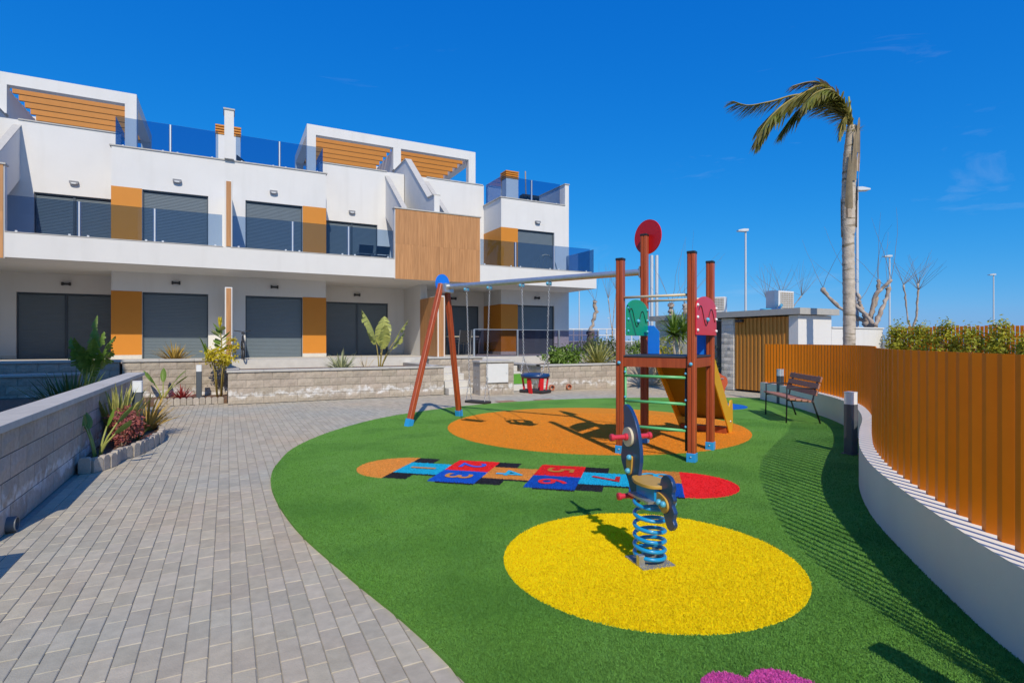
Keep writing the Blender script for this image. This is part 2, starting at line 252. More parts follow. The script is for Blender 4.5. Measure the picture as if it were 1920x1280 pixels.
# ---------------------------------------------------------------- mesh builder
class MB:
    def __init__(s): s.v = []; s.f = []
    def add(s, vs, fs):
        n = len(s.v); s.v += [tuple(p) for p in vs]; s.f += [tuple(i + n for i in f) for f in fs]; return s
    def box(s, x0, x1, y0, y1, z0, z1):
        x0, x1 = min(x0, x1), max(x0, x1); y0, y1 = min(y0, y1), max(y0, y1); z0, z1 = min(z0, z1), max(z0, z1)
        return s.add([(x0, y0, z0), (x1, y0, z0), (x1, y1, z0), (x0, y1, z0), (x0, y0, z1), (x1, y0, z1), (x1, y1, z1), (x0, y1, z1)],
                     [(0, 3, 2, 1), (4, 5, 6, 7), (0, 1, 5, 4), (1, 2, 6, 5), (2, 3, 7, 6), (3, 0, 4, 7)])
    def obox(s, o, ax, ay, az, x0, x1, y0, y1, z0, z1):
        o, ax, ay, az = map(Vector, (o, ax, ay, az)); P = []
        for z in (z0, z1):
            for x, y in ((x0, y0), (x1, y0), (x1, y1), (x0, y1)): P.append(o + ax * x + ay * y + az * z)
        fs = [(0, 3, 2, 1), (4, 5, 6, 7), (0, 1, 5, 4), (1, 2, 6, 5), (2, 3, 7, 6), (3, 0, 4, 7)]
        if ax.cross(ay).dot(az) < 0: fs = [f[::-1] for f in fs]
        return s.add(P, fs)
    def bar(s, p0, p1, w, d, side=(0, 0, 1)):
        p0, p1 = Vector(p0), Vector(p1); t = (p1 - p0); ln = t.length; t.normalize(); sd = Vector(side)
        a = t.cross(sd)
        if a.length < 1e-4: a = t.cross(Vector((1, 0, 0)))
        a.normalize(); b = t.cross(a)
        return s.obox(p0, a, b, t, -w / 2, w / 2, -d / 2, d / 2, 0, ln)
    def tube(s, pts, r, n=10, caps=True):
        pts = [Vector(p) for p in pts]; k = len(pts); rs = r if isinstance(r, (list, tuple)) else [r] * k
        base = len(s.v); up = None
        for i, p in enumerate(pts):
            t = (pts[min(i + 1, k - 1)] - pts[max(i - 1, 0)]).normalized()
            if up is None: up = t.orthogonal().normalized()
            else:
                up = up - t * up.dot(t)
                up = up.normalized() if up.length > 1e-6 else t.orthogonal().normalized()
            b = t.cross(up)
            for j in range(n):
                a = 2 * math.pi * j / n; s.v.append(tuple(p + (up * math.cos(a) + b * math.sin(a)) * rs[i]))
        for i in range(k - 1):
            for j in range(n):
                a = base + i * n + j; b2 = base + i * n + (j + 1) % n; s.f.append((a, b2, b2 + n, a + n))
        if caps:
            s.f.append(tuple(base + j for j in range(n))[::-1]); s.f.append(tuple(base + (k - 1) * n + j for j in range(n)))
        return s
    def prism(s, poly, o, ax, ay, az, z0, z1):
        """poly in (ax, ay), extruded along az"""
        o, ax, ay, az = map(Vector, (o, ax, ay, az)); n = len(poly)
        A = sum(poly[i][0] * poly[(i + 1) % n][1] - poly[(i + 1) % n][0] * poly[i][1] for i in range(n))
        if (A > 0) != (ax.cross(ay).dot(az) > 0): poly = poly[::-1]
        P = [o + ax * x + ay * y + az * z0 for x, y in poly] + [o + ax * x + ay * y + az * z1 for x, y in poly]
        fs = [tuple(range(n))[::-1], tuple(range(n, 2 * n))] + [(i, (i + 1) % n, n + (i + 1) % n, n + i) for i in range(n)]
        return s.add(P, fs)
    def ball(s, c, r, n=8, m=5, sq=(1, 1, 1)):
        c = Vector(c); base = len(s.v); s.v.append(tuple(c - Vector((0, 0, r * sq[2]))))
        for i in range(1, m):
            t = math.pi * i / m
            for j in range(n):
                a = 2 * math.pi * j / n; s.v.append((c.x + r * sq[0] * math.sin(t) * math.cos(a), c.y + r * sq[1] * math.sin(t) * math.sin(a), c.z - r * sq[2] * math.cos(t)))
        s.v.append(tuple(c + Vector((0, 0, r * sq[2])))); e = len(s.v) - 1
        for j in range(n):
            s.f.append((base, base + 1 + (j + 1) % n, base + 1 + j)); s.f.append((e, e - n + j, e - n + (j + 1) % n))
        for i in range(m - 2):
            for j in range(n):
                a = base + 1 + i * n + j; b = base + 1 + i * n + (j + 1) % n; s.f.append((a, b, b + n, a + n))
        return s
    def mesh(s, name):
        m = bpy.data.meshes.new(name); m.from_pydata(s.v, [], s.f); m.update(); return m

def ob(name, mb, material, parent=None, label=None, cat=None, group=None, kind=None, smooth=False, bevel=0, loc=None, rot=None):
    me = mb.mesh(name) if isinstance(mb, MB) else mb
    if material is not None and len(me.materials) == 0: me.materials.append(material)
    o = bpy.data.objects.new(name, me); COL.objects.link(o)
    if smooth:
        for p in me.polygons: p.use_smooth = True
        if smooth == 'auto':
            try: me.set_sharp_from_angle(angle=R(35))
            except Exception: pass
    if parent: o.parent = parent
    if loc is not None: o.location = loc
    if rot is not None: o.rotation_euler = rot
    if label: o['label'] = label
    if cat: o['category'] = cat
    if group: o['group'] = group
    if kind: o['kind'] = kind
    if bevel:
        b = o.modifiers.new('bevel', 'BEVEL'); b.width = bevel; b.segments = 2; b.limit_method = 'ANGLE'
    return o
def thing(name, label, cat, loc=(0, 0, 0), group=None, rz=0, kind=None):
    o = bpy.data.objects.new(name, None); COL.objects.link(o); o.location = loc; o.rotation_euler = (0, 0, rz); o.empty_display_size = 0.2
    if label: o['label'] = label
    if cat: o['category'] = cat
    if group: o['group'] = group
    if kind: o['kind'] = kind
    return o
def copy_tree(o, parent=None):
    c = o.copy(); COL.objects.link(c); c.parent = parent
    for ch in o.children: copy_tree(ch, c)
    return c
def B(*a): return MB().box(*a)
rng = random.Random(7)

# ================================================================= GROUND
gm = MB(); gm.add([(-1500, -1500, -0.06), (1500, -1500, -0.06), (1500, 1500, -0.06), (-1500, 1500, -0.06)], [(0, 1, 2, 3)])
ob('ground', gm, M['far'], kind='structure')
ob('garden_ground', B(8.0, 26, -8, 24, -0.2, -0.03), M['gravel'], kind='structure')

# fence wall curve in camera space (X right, Y away) -> world
WC = [(2.75, -3.0), (2.5, -1.0), (2.33, 0.6), (2.27, 1.6), (2.355, 2.539), (2.418, 2.815), (2.578, 3.344), (2.86, 4.18), (3.07, 4.725), (3.44, 5.46), (3.77, 6.0), (4.20, 6.67), (4.69, 7.39), (5.12, 8.11), (5.61, 9.06), (5.91, 9.88), (6.15, 10.87), (6.38, 12.49), (6.41, 14.3)]
def catmull(P, n=10):
    out = []
    for i in range(len(P) - 1):
        p0 = P[max(i - 1, 0)]; p1 = P[i]; p2 = P[i + 1]; p3 = P[min(i + 2, len(P) - 1)]
        for j in range(n):
            t = j / n
            out.append(tuple(0.5 * (2 * p1[k] + (p2[k] - p0[k]) * t + (2 * p0[k] - 5 * p1[k] + 4 * p2[k] - p3[k]) * t * t + (3 * p1[k] - p0[k] - 3 * p2[k] + p3[k]) * t ** 3) for k in range(2)))
    out.append(P[-1]); return out
def resample(P, step):
    out = [Vector(P[0])]; acc = 0; prev = Vector(P[0])
    for q in P[1:]:
        q = Vector(q); d = (q - prev).length
        while acc + d >= step:
            r = (step - acc) / d; prev = prev.lerp(q, r); out.append(prev.copy()); d = (q - prev).length; acc = 0
        acc += d; prev = q
    return out
wall_curve = [Vector(CW(*p)) for p in resample(catmull(WC), 0.1)]
# smooth a little
for _ in range(6):
    wall_curve = [wall_curve[0]] + [(wall_curve[i - 1] + wall_curve[i] * 2 + wall_curve[i + 1]) / 4 for i in range(1, len(wall_curve) - 1)] + [wall_curve[-1]]
def tang(P, i): return (P[min(i + 1, len(P) - 1)] - P[max(i - 1, 0)]).normalized()
def offs(P, d):   # d>0 : away from the playground (right of travel direction)
    return [P[i] + Vector((tang(P, i).y, -tang(P, i).x)) * d for i in range(len(P))]

# turf polygon
TE = [(1.25, -2.0), (1.08, 0.2), (1.0, 1.4), (0.93, 2.25), (0.84, 2.86), (0.68, 3.62), (0.5, 4.6), (0.41, 5.62), (0.42, 6.5), (0.55, 7.31), (0.91, 8.44), (1.74, 9.75), (2.99, 10.94), (4.85, 11.82), (6.83, 12.07), (8.9, 11.74), (10.64, 10.94), (12.0, 10.25), (12.75, 9.8)]
turf_edge = [Vector(p) for p in catmull(TE, 8)]
turf_poly = turf_edge + [p for p in offs(wall_curve, 0.08)][::-1]
def inside(p, poly):
    c = False; n = len(poly); j = n - 1
    for i in range(n):
        a, b = poly[i], poly[j]
        if (a[1] > p[1]) != (b[1] > p[1]) and p[0] < (b[0] - a[0]) * (p[1] - a[1]) / (b[1] - a[1]) + a[0]: c = not c
        j = i
    return c
def sheet(name, poly, z, thick, material, **k):
    bm = bmesh.new(); vs = [bm.verts.new((p[0], p[1], z)) for p in poly]; f = bm.faces.new(vs)
    if f.normal.z < 0: f.normal_flip()
    bmesh.ops.triangulate(bm, faces=[f])
    n = len(poly); lo = [bm.verts.new((p[0], p[1], z - thick)) for p in poly]
    for i in range(n):
        j = (i + 1) % n; bm.faces.new((vs[i], vs[j], lo[j], lo[i]))
    bmesh.ops.recalc_face_normals(bm, faces=bm.faces)
    me = bpy.data.meshes.new(name); bm.to_mesh(me); bm.free(); return ob(name, me, material, **k)

# pile of the artificial grass: short cones instanced on scattered points (see turf_pile below)
def fuzz_group():
    g = bpy.data.node_groups.new('turf_pile', 'GeometryNodeTree')
    g.interface.new_socket('Geometry', in_out='INPUT', socket_type='NodeSocketGeometry'); g.interface.new_socket('Geometry', in_out='OUTPUT', socket_type='NodeSocketGeometry')
    g.interface.new_socket('Material', in_out='INPUT', socket_type='NodeSocketMaterial')
    i = N(g, 'NodeGroupInput'); o = N(g, 'NodeGroupOutput'); L = g.links.new
    cone = N(g, 'GeometryNodeMeshCone'); cone.inputs['Vertices'].default_value = 3; cone.inputs['Radius Top'].default_value = 0.0006; cone.inputs['Radius Bottom'].default_value = 0.0022; cone.inputs['Depth'].default_value = 0.0088
    sm = N(g, 'GeometryNodeSetMaterial'); L(cone.outputs[0], sm.inputs[0]); L(i.outputs[1], sm.inputs['Material'])
    rv = N(g, 'FunctionNodeRandomValue', data_type='FLOAT_VECTOR'); rv.inputs[0].default_value = (-0.8, -0.8, 0); rv.inputs[1].default_value = (0.8, 0.8, 6.28)
    rs = N(g, 'FunctionNodeRandomValue', data_type='FLOAT'); rs.inputs[2].default_value = 0.6; rs.inputs[3].default_value = 1.3
    ip = N(g, 'GeometryNodeInstanceOnPoints'); L(i.outputs[0], ip.inputs['Points']); L(sm.outputs[0], ip.inputs['Instance']); L(rv.outputs[0], ip.inputs['Rotation']); L(rs.outputs[1], ip.inputs['Scale'])
    L(ip.outputs[0], o.inputs[0]); return g
FUZZ = fuzz_group(); INLAYS = []
def circle(c, r, n=64, r2=None, rot=0):
    r2 = r2 or r; return [Vector((c[0] + r * math.cos(a) * math.cos(rot) - r2 * math.sin(a) * math.sin(rot), c[1] + r * math.cos(a) * math.sin(rot) + r2 * math.sin(a) * math.cos(rot))) for a in [2 * math.pi * i / n for i in range(n)]]
turf = sheet('turf', turf_poly, 0.016, 0.05, T['green'], kind='structure')
def inlay(name, poly, level, m, label=None):
    o = sheet(name, poly, 0.016 + 0.004 * level, 0.004, T[m], parent=turf); INLAYS.append((poly, m, 0.016 + 0.004 * level))
    if label: o['label'] = label
    return o
YC = Vector(CW(0.62, 2.535 * 1.5 - 0.0)); 
YC = Vector((2.60, 2.96)) - Vector(CW(.025, .05))
inlay('turf_circle', circle(YC, 0.985), 1, 'yellow', 'large yellow turf circle under the spring rider')
oc = Vector(CW(6.51 * 1.5 * math.tan(R(8.43)), 6.51 * 1.5))
inlay('turf_circle', circle(oc, 2.57), 1, 'orange', 'wide orange turf circle under the climbing tower')
inlay('turf_circle', circle((9.97, 9.2), 0.74, 40), 1, 'sky', 'small blue turf circle')
for k, a in enumerate([(1.905, 1.66), (2.11, 1.58)]):
    inlay('turf_petal', circle(a, 0.125, 24), 1 + .3 * k, 'pink')
for k in range(4):
    a = R(200 + 62 * k); inlay('turf_petal', circle((1.98 + 0.18 * math.cos(a), 1.44 + 0.17 * math.sin(a)), 0.11, 24), 1.6 + .3 * k, 'pink')
# hopscotch
HO = Vector((1.84, 6.375)); HS = Vector((0.752, -0.66)).normalized(); HT = Vector((-HS.y, HS.x)); q = 0.525
def hp(s, t): return HO + HS * s + HT * t
def hrect(s0, s1, t0, t1): return [hp(s0, t0), hp(s1, t0), hp(s1, t1), hp(s0, t1)]
inlay('hopscotch_end', [hp(0.525 * math.cos(a), 0.525 * math.sin(a)) for a in [math.pi / 2 + math.pi * i / 24 for i in range(25)]], 1, 'amber', 'amber rounded start of the hopscotch')
inlay('hopscotch_end', [hp(6 * q + 0.56 * math.cos(a), 0.525 * math.sin(a)) for a in [-math.pi / 2 + math.pi * i / 24 for i in range(25)]], 1, 'red', 'red rounded end of the hopscotch')
def digit(ch, s, t, m, size=0.43):
    cu = bpy.data.curves.new('digit', 'FONT'); cu.body = ch; cu.size = size; cu.align_x = 'CENTER'; cu.align_y = 'CENTER'; cu.offset = 0.005
    to = bpy.data.objects.new('tmp', cu); COL.objects.link(to); dg = bpy.context.evaluated_depsgraph_get()
    me = bpy.data.meshes.new_from_object(to.evaluated_get(dg)); bpy.data.objects.remove(to)
    p = hp(s, t); me.materials.clear()
    xs = [v.co.x for v in me.vertices]; ys = [v.co.y for v in me.vertices]; cx, cy = (min(xs) + max(xs)) / 2, (min(ys) + max(ys)) / 2
    for v in me.vertices:
        x, y = (v.co.x - cx) * 1.15, (v.co.y - cy) * 1.0
        v.co = (p.x + HS.x * y - HT.x * x, p.y + HS.y * y - HT.y * x, 0.0285)
    o = ob('digit', me, T[m], parent=turf); o['label'] = 'numeral %s of the hopscotch' % ch
singles = {0: ('cyan', '1', 'amber'), 2: ('amber', '4', 'cyan'), 4: ('cyan', '7', 'red')}
pairs = {1: (('red', '2', 'blue'), ('blue', '3', 'amber')), 3: (('red', '5', 'amber'), ('blue', '6', 'red')), 5: (('amber', '8', 'cyan'), ('blue', '9', 'amber'))}
for r_, (c, d, dc) in singles.items():
    inlay('hopscotch_square', hrect(r_ * q, r_ * q + q, -q / 2, q / 2), 1, c); digit(d, (r_ + .5) * q, 0, dc)
    inlay('hopscotch_square', hrect(r_ * q, r_ * q + .27, q / 2, q * 0.98), 1, 'black'); inlay('hopscotch_square', hrect(r_ * q, r_ * q + .27, -q * 0.98, -q / 2), 1, 'black')
    inlay('hopscotch_border', hrect(r_ * q + .27, r_ * q + q, -q / 2 - .05, -q / 2), 1, 'black')
for r_, (a, b) in pairs.items():
    inlay('hopscotch_square', hrect(r_ * q, r_ * q + q, 0, q), 1, a[0]); digit(a[1], (r_ + .5) * q, q / 2, a[2])
    inlay('hopscotch_square', hrect(r_ * q, r_ * q + q, -q, 0), 1, b[0]); digit(b[1], (r_ + .5) * q, -q / 2, b[2])
    inlay('hopscotch_border', hrect(r_ * q + .1, r_ * q + q, -q - .045, -q), 1, 'black')

import numpy as np
def np_inside(x, y, poly):
    c = np.zeros(len(x), bool); n = len(poly); j = n - 1
    for i in range(n):
        a, b = poly[i], poly[j]
        if a[1] != b[1]:
            c ^= ((a[1] > y) != (b[1] > y)) & (x < (b[0] - a[0]) * (y - a[1]) / (b[1] - a[1]) + a[0])
        j = i
    return c
nr_ = np.random.default_rng(5); NP = 640000
ang = nr_.uniform(R(-2), R(84), NP); rad = 1.6 * (11.5 / 1.6) ** nr_.uniform(0, 1, NP) ** 0.8   # denser close to the path
px_, py_ = rad * np.sin(ang), rad * np.cos(ang)
ok = np_inside(px_, py_, turf_poly); px_, py_ = px_[ok], py_[ok]
colr = np.array(['green'] * len(px_), dtype=object); zz_ = np.full(len(px_), 0.018)
for poly, m_, z_ in INLAYS:
    k_ = np_inside(px_, py_, poly); colr[k_] = m_; zz_[k_] = z_ + .002
for m_ in sorted(set(colr)):
    k_ = colr == m_; me = bpy.data.meshes.new('turf_pile'); me.vertices.add(int(k_.sum())); me.vertices.foreach_set('co', np.stack([px_[k_], py_[k_], zz_[k_]], 1).astype(np.float32).ravel()); me.update()
    o = bpy.data.objects.new('turf_pile', me); COL.objects.link(o); o.parent = turf; o['kind'] = 'stuff'
    md = o.modifiers.new('pile', 'NODES'); md.node_group = FUZZ
    for it in FUZZ.interface.items_tree:
        if it.in_out == 'INPUT' and it.name == 'Material': md[it.identifier] = T[m_]

# ================================================================= PAVEMENT
pave = B(-4.2, 15.0, -1.5, 18.2, -0.12, -0.009)
pav = ob('pavement', pave, M['joint'], kind='structure')
def paver_mesh(l=0.2, wd=0.1, g=0.0017, ch=0.0035):
    a, b = wd / 2 - g, l / 2 - g; c, d = a - ch, b - ch; m = MB()
    m.add([(-a, -b, -0.02), (a, -b, -0.02), (a, b, -0.02), (-a, b, -0.02), (-a, -b, -ch), (a, -b, -ch), (a, b, -ch), (-a, b, -ch), (-c, -d, 0), (c, -d, 0), (c, d, 0), (-c, d, 0)],
          [(0, 1, 5, 4), (1, 2, 6, 5), (2, 3, 7, 6), (3, 0, 4, 7), (4, 5, 9, 8), (5, 6, 10, 9), (6, 7, 11, 10), (7, 4, 8, 11), (8, 9, 10, 11)])
    return m
pm = paver_mesh(); pmesh = pm.mesh('paver'); pmesh.materials.append(M['paver'])
cells = []
turf_in = offs(turf_edge, 0.09)
tin_poly = turf_in + [p for p in offs(wall_curve, 0.05)][::-1]
for iu in range(-30, 150):
    u = -0.03 + iu * 0.1
    for iv in range(-3, 82):
        v = iv * 0.2 + (0.1 if iu % 2 else 0.0)
        if u < -1.5 and not (u > -3.0 and 4.05 < v < 5.75): continue
        if v > 14.7 and u > 0.0: continue
        if v > 15.05: continue
        if u > 13.75: continue
        if inside((u, v), tin_poly): continue
        if v < wall_curve[0].y: continue
        X, Y = u * CA - v * SA, u * SA + v * CA
        if X > 2.2 and Y < 6: continue
        cells.append((u, v, X, Y))
def infrm(X, Y):
    return Y > 1.5 and abs(X / Y) * FPX < 955 and FPX * 1.5 / Y < 640
vis = sorted([c for c in cells if infrm(c[2], c[3]) and not inside((c[0], c[1]), turf_poly)], key=lambda c: c[3])
near = set((c[0], c[1]) for c in vis[:300])
fm = MB()
for (u, v, X, Y) in cells:
    j = rng.uniform
    dz = j(-0.0025, 0.0); tx, ty = j(-.012, .012), j(-.006, .006)
    if (u, v) in near:
        o = bpy.data.objects.new('paver', pmesh); COL.objects.link(o); o.parent = pav; o.location = (u + j(-.0012, .0012), v + j(-.002, .002), dz); o.rotation_euler = (ty, tx, j(-.006, .006))
    else:
        fm.add([(u + x, v + y, z + dz + (x * -tx + y * ty if z > -.01 else 0)) for x, y, z in pm.v], pm.f)
pf = ob('pavers', fm, None, parent=pav, kind='stuff')
# joined pavers: per-island colour
mp2 = M['paver'].copy(); mp2.name = 'paver_joined'; ntp = mp2.node_tree
g2 = N(ntp, 'ShaderNodeNewGeometry')
for n in list(ntp.nodes):
    if n.type == 'OBJECT_INFO':
        for l in list(ntp.links):
            if l.from_node == n: 
                to = l.to_socket; ntp.links.remove(l); ntp.links.new(g2.outputs['Random Per Island'], to)
pf.data.materials.append(mp2)
for p, w_ in [((950, 753), 'flat swing'), ((1022, 750), 'bucket swing')]:
    c = G(*p); m = MB().box(-.24, .24, -.2, .2, 0.001, 0.009)
    for k in range(5): m.box(-.2, .2, -.16 + k * .08 - .008, -.16 + k * .08 + .008, .009, .013)
    ob('drain_cover', m, M['rustc'], label='square brown drain cover in the pavers behind the ' + w_, cat='drain cover', group='drain covers in the paving', loc=(c.x, c.y, 0.0))

# ================================================================= BLOCK WALLS
def block_variant(l, h, d, seed, rough=0.012):
    r = random.Random(seed); nx, nz_ = 4, 2; m = MB(); g = 0.004
    P = {}
    for i in range(nx + 1):
        for k in range(nz_ + 1):
            edge = i in (0, nx) or k in (0, nz_); x = -l / 2 + g + (l - 2 * g) * i / nx; z = g + (h - 2 * g) * k / nz_
            y = -d + (0.008 if edge else r.uniform(-rough, rough * 0.6))
            P[i, k] = len(m.v); m.v.append((x, y, z))
    for i in range(nx):
        for k in range(nz_): m.f.append((P[i, k], P[i + 1, k], P[i + 1, k + 1], P[i, k + 1]))
    ring = [P[i, 0] for i in range(nx + 1)] + [P[nx, k] for k in range(1, nz_ + 1)] + [P[i, nz_] for i in range(nx - 1, -1, -1)] + [P[0, k] for k in range(nz_ - 1, 0, -1)]
    b0 = len(m.v)
    for i in ring: x, y, z = m.v[i]; m.v.append((x, 0.0, z))
    n = len(ring)
    for i in range(n): m.f.append((ring[i], b0 + i, b0 + (i + 1) % n, ring[(i + 1) % n]))
    return m
BV = {}
def block_mesh(l, h, matkey, seed):
    k = (round(l, 3), round(h, 3), matkey, seed)
    if k not in BV:
        me = block_variant(l, h, 0.03, hash((seed, 3)) % 1000, 0.02 if matkey == 'blockw' else 0.010).mesh('block'); me.materials.append(M[matkey]); BV[k] = me
    return BV[k]
def block_wall(name, label, p0, p1, z0, z1, th, matkey='block', cat='wall', capt=0.05, course=0.19, bl=0.4, cap_over=0.03, both=True, root=None, ends=True, cap_extra=0.0):
    """p0->p1 seen from outside left to right; th = thickness behind the face"""
    p0, p1 = Vector(p0), Vector(p1); t = (p1 - p0); ln = t.length; t.normalize(); n = Vector((t.y, -t.x))   # outward normal
    root = root or thing(name, label, cat, (p0.x, p0.y, z0))
    rz = math.atan2(t.y, t.x); inv = Vector((p0.x, p0.y, z0)) if False else None
    off = Vector((root.location.x, root.location.y, root.location.z))
    def loc(s, d, z): q = p0 + t * s + n * d; return Vector((q.x, q.y, z)) - off
    core = MB(); a = [loc(0, -0.028, z0), loc(ln, -0.028, z0), loc(ln, -th, z0), loc(0, -th, z0)]
    core.add(a + [x + Vector((0, 0, z1 - capt - z0)) for x in a], [(0, 3, 2, 1), (4, 5, 6, 7), (0, 1, 5, 4), (1, 2, 6, 5), (2, 3, 7, 6), (3, 0, 4, 7)])
    ob('wall_core', core, M['mortar'], parent=root)
    nc = max(1, round((z1 - capt - z0) / course)); ch = (z1 - capt - z0) / nc
    nb = max(1, round(ln / bl)); bw = ln / nb
    def put(s, z, l, side=0, seed=0):
        me = block_mesh(l, ch, matkey, seed)
        o = bpy.data.objects.new('block', me); COL.objects.link(o); o.parent = root
        if side == 0: o.location = loc(s, -0.03, z); o.rotation_euler = (0, 0, rz)
        return o
    for c in range(nc):
        z = z0 + c * ch; s = 0.0; offs_ = bw / 2 if c % 2 else 0
        if offs_: put(bw / 4, z, bw / 2, seed=c % 2)
        s = offs_
        while s < ln - bw * 0.6: put(s + bw / 2, z, bw, seed=rng.randrange(4)); s += bw
        if ln - s > 0.02: put((s + ln) / 2, z, ln - s, seed=c % 2 + 2)
    if capt > 0:
        ncap = max(1, round(ln / 0.8)); cl = ln / ncap
        for i in range(ncap):
            m = MB(); s0, s1 = i * cl + (0.002 if i else -cap_over * ends), (i + 1) * cl - (0.002 if i < ncap - 1 else -cap_over * ends)
            a = [loc(s0, cap_over, z1 - capt), loc(s1, cap_over, z1 - capt), loc(s1, -th - cap_extra, z1 - capt), loc(s0, -th - cap_extra, z1 - capt)]
            m.add(a + [x + Vector((0, 0, capt)) for x in a], [(0, 3, 2, 1), (4, 5, 6, 7), (0, 1, 5, 4), (1, 2, 6, 5), (2, 3, 7, 6), (3, 0, 4, 7)])
            ob('coping_stone', m, M['cap'], parent=root, bevel=0.004)
    return root
# long garden wall on the left (its face looks towards +u)
wl = block_wall('garden_wall', 'long taupe block wall with pale coping and salt stains beside the paving', (-1.53, 5.35), (-1.53, 13.5), 0, 0.87, 0.27, 'blockg', capt=0.06)
# give it its visible end
block_wall('garden_wall', 'x', (-1.80, 5.35), (-1.53, 5.35), 0, 0.87, 0.10, 'blockg', capt=0, root=wl, bl=0.27)
wl2 = block_wall('garden_wall', 'taupe block wall beyond the gap with the grey drain pipe', (-1.53, -2.5), (-1.53, 4.1), 0, 0.87, 0.27, 'blockg', capt=0.06)
# drain pipe
pp = MB(); c = G(8, 1003); 
for r0 in (0.055,):
    n = 20; x0, x1 = -1.62, -1.47; y, z = 5.66, 0.065
    P = []
    for x, r in ((x0, .06), (x1, .06), (x1, .05), (x0, .05)):
        for j in range(n): a = 2 * math.pi * j / n; P.append((x, y + r * math.cos(a), z + r * math.sin(a)))
    pp.add(P, [(i * n + j, i * n + (j + 1) % n, (i + 1) * n + (j + 1) % n, (i + 1) * n + j) for i in range(3) for j in range(n)])
ob('drain_pipe', pp, M['pipe'], label='short grey plastic drain pipe at the foot of the taupe wall', cat='pipe', smooth='auto')
# planters below the terraces
main = block_wall('planter_wall', 'low beige block planter wall facing the swings, salt stained along the bottom', (0.02, 14.75), (5.45, 14.75), 0, 0.81, 0.25, 'block', capt=0.05)
block_wall('', '', (0.02, 16.45), (0.02, 14.78), 0, 0.81, 0.25, 'block', capt=0.05, root=main, ends=False)
block_wall('', '', (5.45, 14.78), (5.45, 18.0), 0, 0.81, 0.25, 'block', capt=0.05, root=main, ends=False)
pzero = block_wall('planter_wall', 'taller beige block wall behind the flower bed with a bollard', (-2.3, 16.5), (0.02, 16.5), 0, 1.05, 0.25, 'block', capt=0.06)
block_wall('planter_wall', 'terrace wall running behind the big bird of paradise', (-9.0, 16.5), (-2.36, 16.5), 0, 1.05, 0.25, 'blockg', capt=0.06)
block_wall('planter_wall', 'low shaded block wall with pale coping left of the spiky dark plant', (-9.0, 15.1), (-2.9, 15.1), 0, 0.8, 0.25, 'blockg', capt=0.05)
right = block_wall('planter_wall', 'beige block planter wall with two pipe outlets, round green shrub above', (8.42, 14.4), (13.7, 14.4), 0, 0.80, 0.25, 'block', capt=0.05)
block_wall('', '', (8.42, 17.9), (8.42, 14.43), 0, 0.80, 0.25, 'block', capt=0.05, root=right, ends=False)
pil = block_wall('meter_pillar', 'block pillar with a white meter cabinet door', (6.26, 14.06), (7.32, 14.06), 0, 0.96, 0.5, 'block', capt=0.05)
block_wall('', '', (6.26, 14.53), (6.26, 14.09), 0, 0.96, 0.2, 'block', capt=0, root=pil, bl=0.3)
cb = ob('cabinet_door', B(0.17, 0.86, -0.045, -0.005, 0.34, 0.87), M['acw'], parent=pil, bevel=0.008)
ob('hinge', B(0.19, 0.22, -0.056, -0.046, 0.42, 0.5), M['steel'], parent=cb); ob('lock', MB().tube([(0.8, -.046, .6), (0.8, -.06, .6)], .012, 10), M['steel'], parent=cb)
back = block_wall('low_wall', 'low block wall closing the steps behind the meter cabinet', (5.5, 16.2), (7.3, 16.2), 0, 1.02, 0.25, 'block', capt=0.05)
# steps left (between planter and pillar) and entrance right
st = thing('garden_steps', 'pale concrete steps between planter wall and meter pillar', 'steps', (5.5, 14.5, 0))
for i in range(4): ob('step', B(0.0, 0.72, 0.0 + i * .32, 1.66, i * .185, (i + 1) * .185), M['conc'], parent=st, bevel=0.01)
st = thing('entrance_steps', 'concrete entrance steps with a green mat beside the bucket swing', 'steps', (7.36, 14.5, 0))
for i in range(5): ob('step', B(0.0, 1.0, 0.3 + i * .34, 3.45, i * .18, (i + 1) * .18), M['conc'], parent=st, bevel=0.01)
ob('mat', B(0.02, 0.98, 0.62, 0.639, 0.19, 0.5), M['grnmat'], parent=st)
# pipe outlets
for p in ((1034, 730), (1066, 728)):
    c = atV(p[0], p[1], 14.37); m = MB(); n = 16; P = []
    for y, r in ((14.40, .085), (14.31, .085), (14.31, .068), (14.40, .068)):
        for j in range(n): a = 2 * math.pi * j / n; P.append((c.x + r * math.cos(a), y, max(c.z, .1) + r * math.sin(a)))
    m.add(P, [(i * n + j, (i + 1) * n + j, (i + 1) * n + (j + 1) % n, i * n + (j + 1) % n) for i in range(3) for j in range(n)])
    ob('pipe_outlet', m, M['terra'], label='terracotta coloured pipe end poking out of the planter wall', cat='pipe', group='pipe ends in the planter wall', smooth='auto')
# soils
ob('soil_bed', B(0.2, 5.2, 15.0, 18.0, 0, 0.70), M['soil'], kind='structure')
ob('soil_bed', B(-9.0, 0.0, 16.75, 18.0, 0, 0.93), M['soil'], kind='structure')
ob('soil_bed', B(8.67, 13.9, 14.65, 17.9, 0, 0.68), M['soil'], kind='structure')
ob('soil_bed', B(-4.4, -1.81, 5.8, 15.0, 0, 0.32), M['soil'], kind='structure')
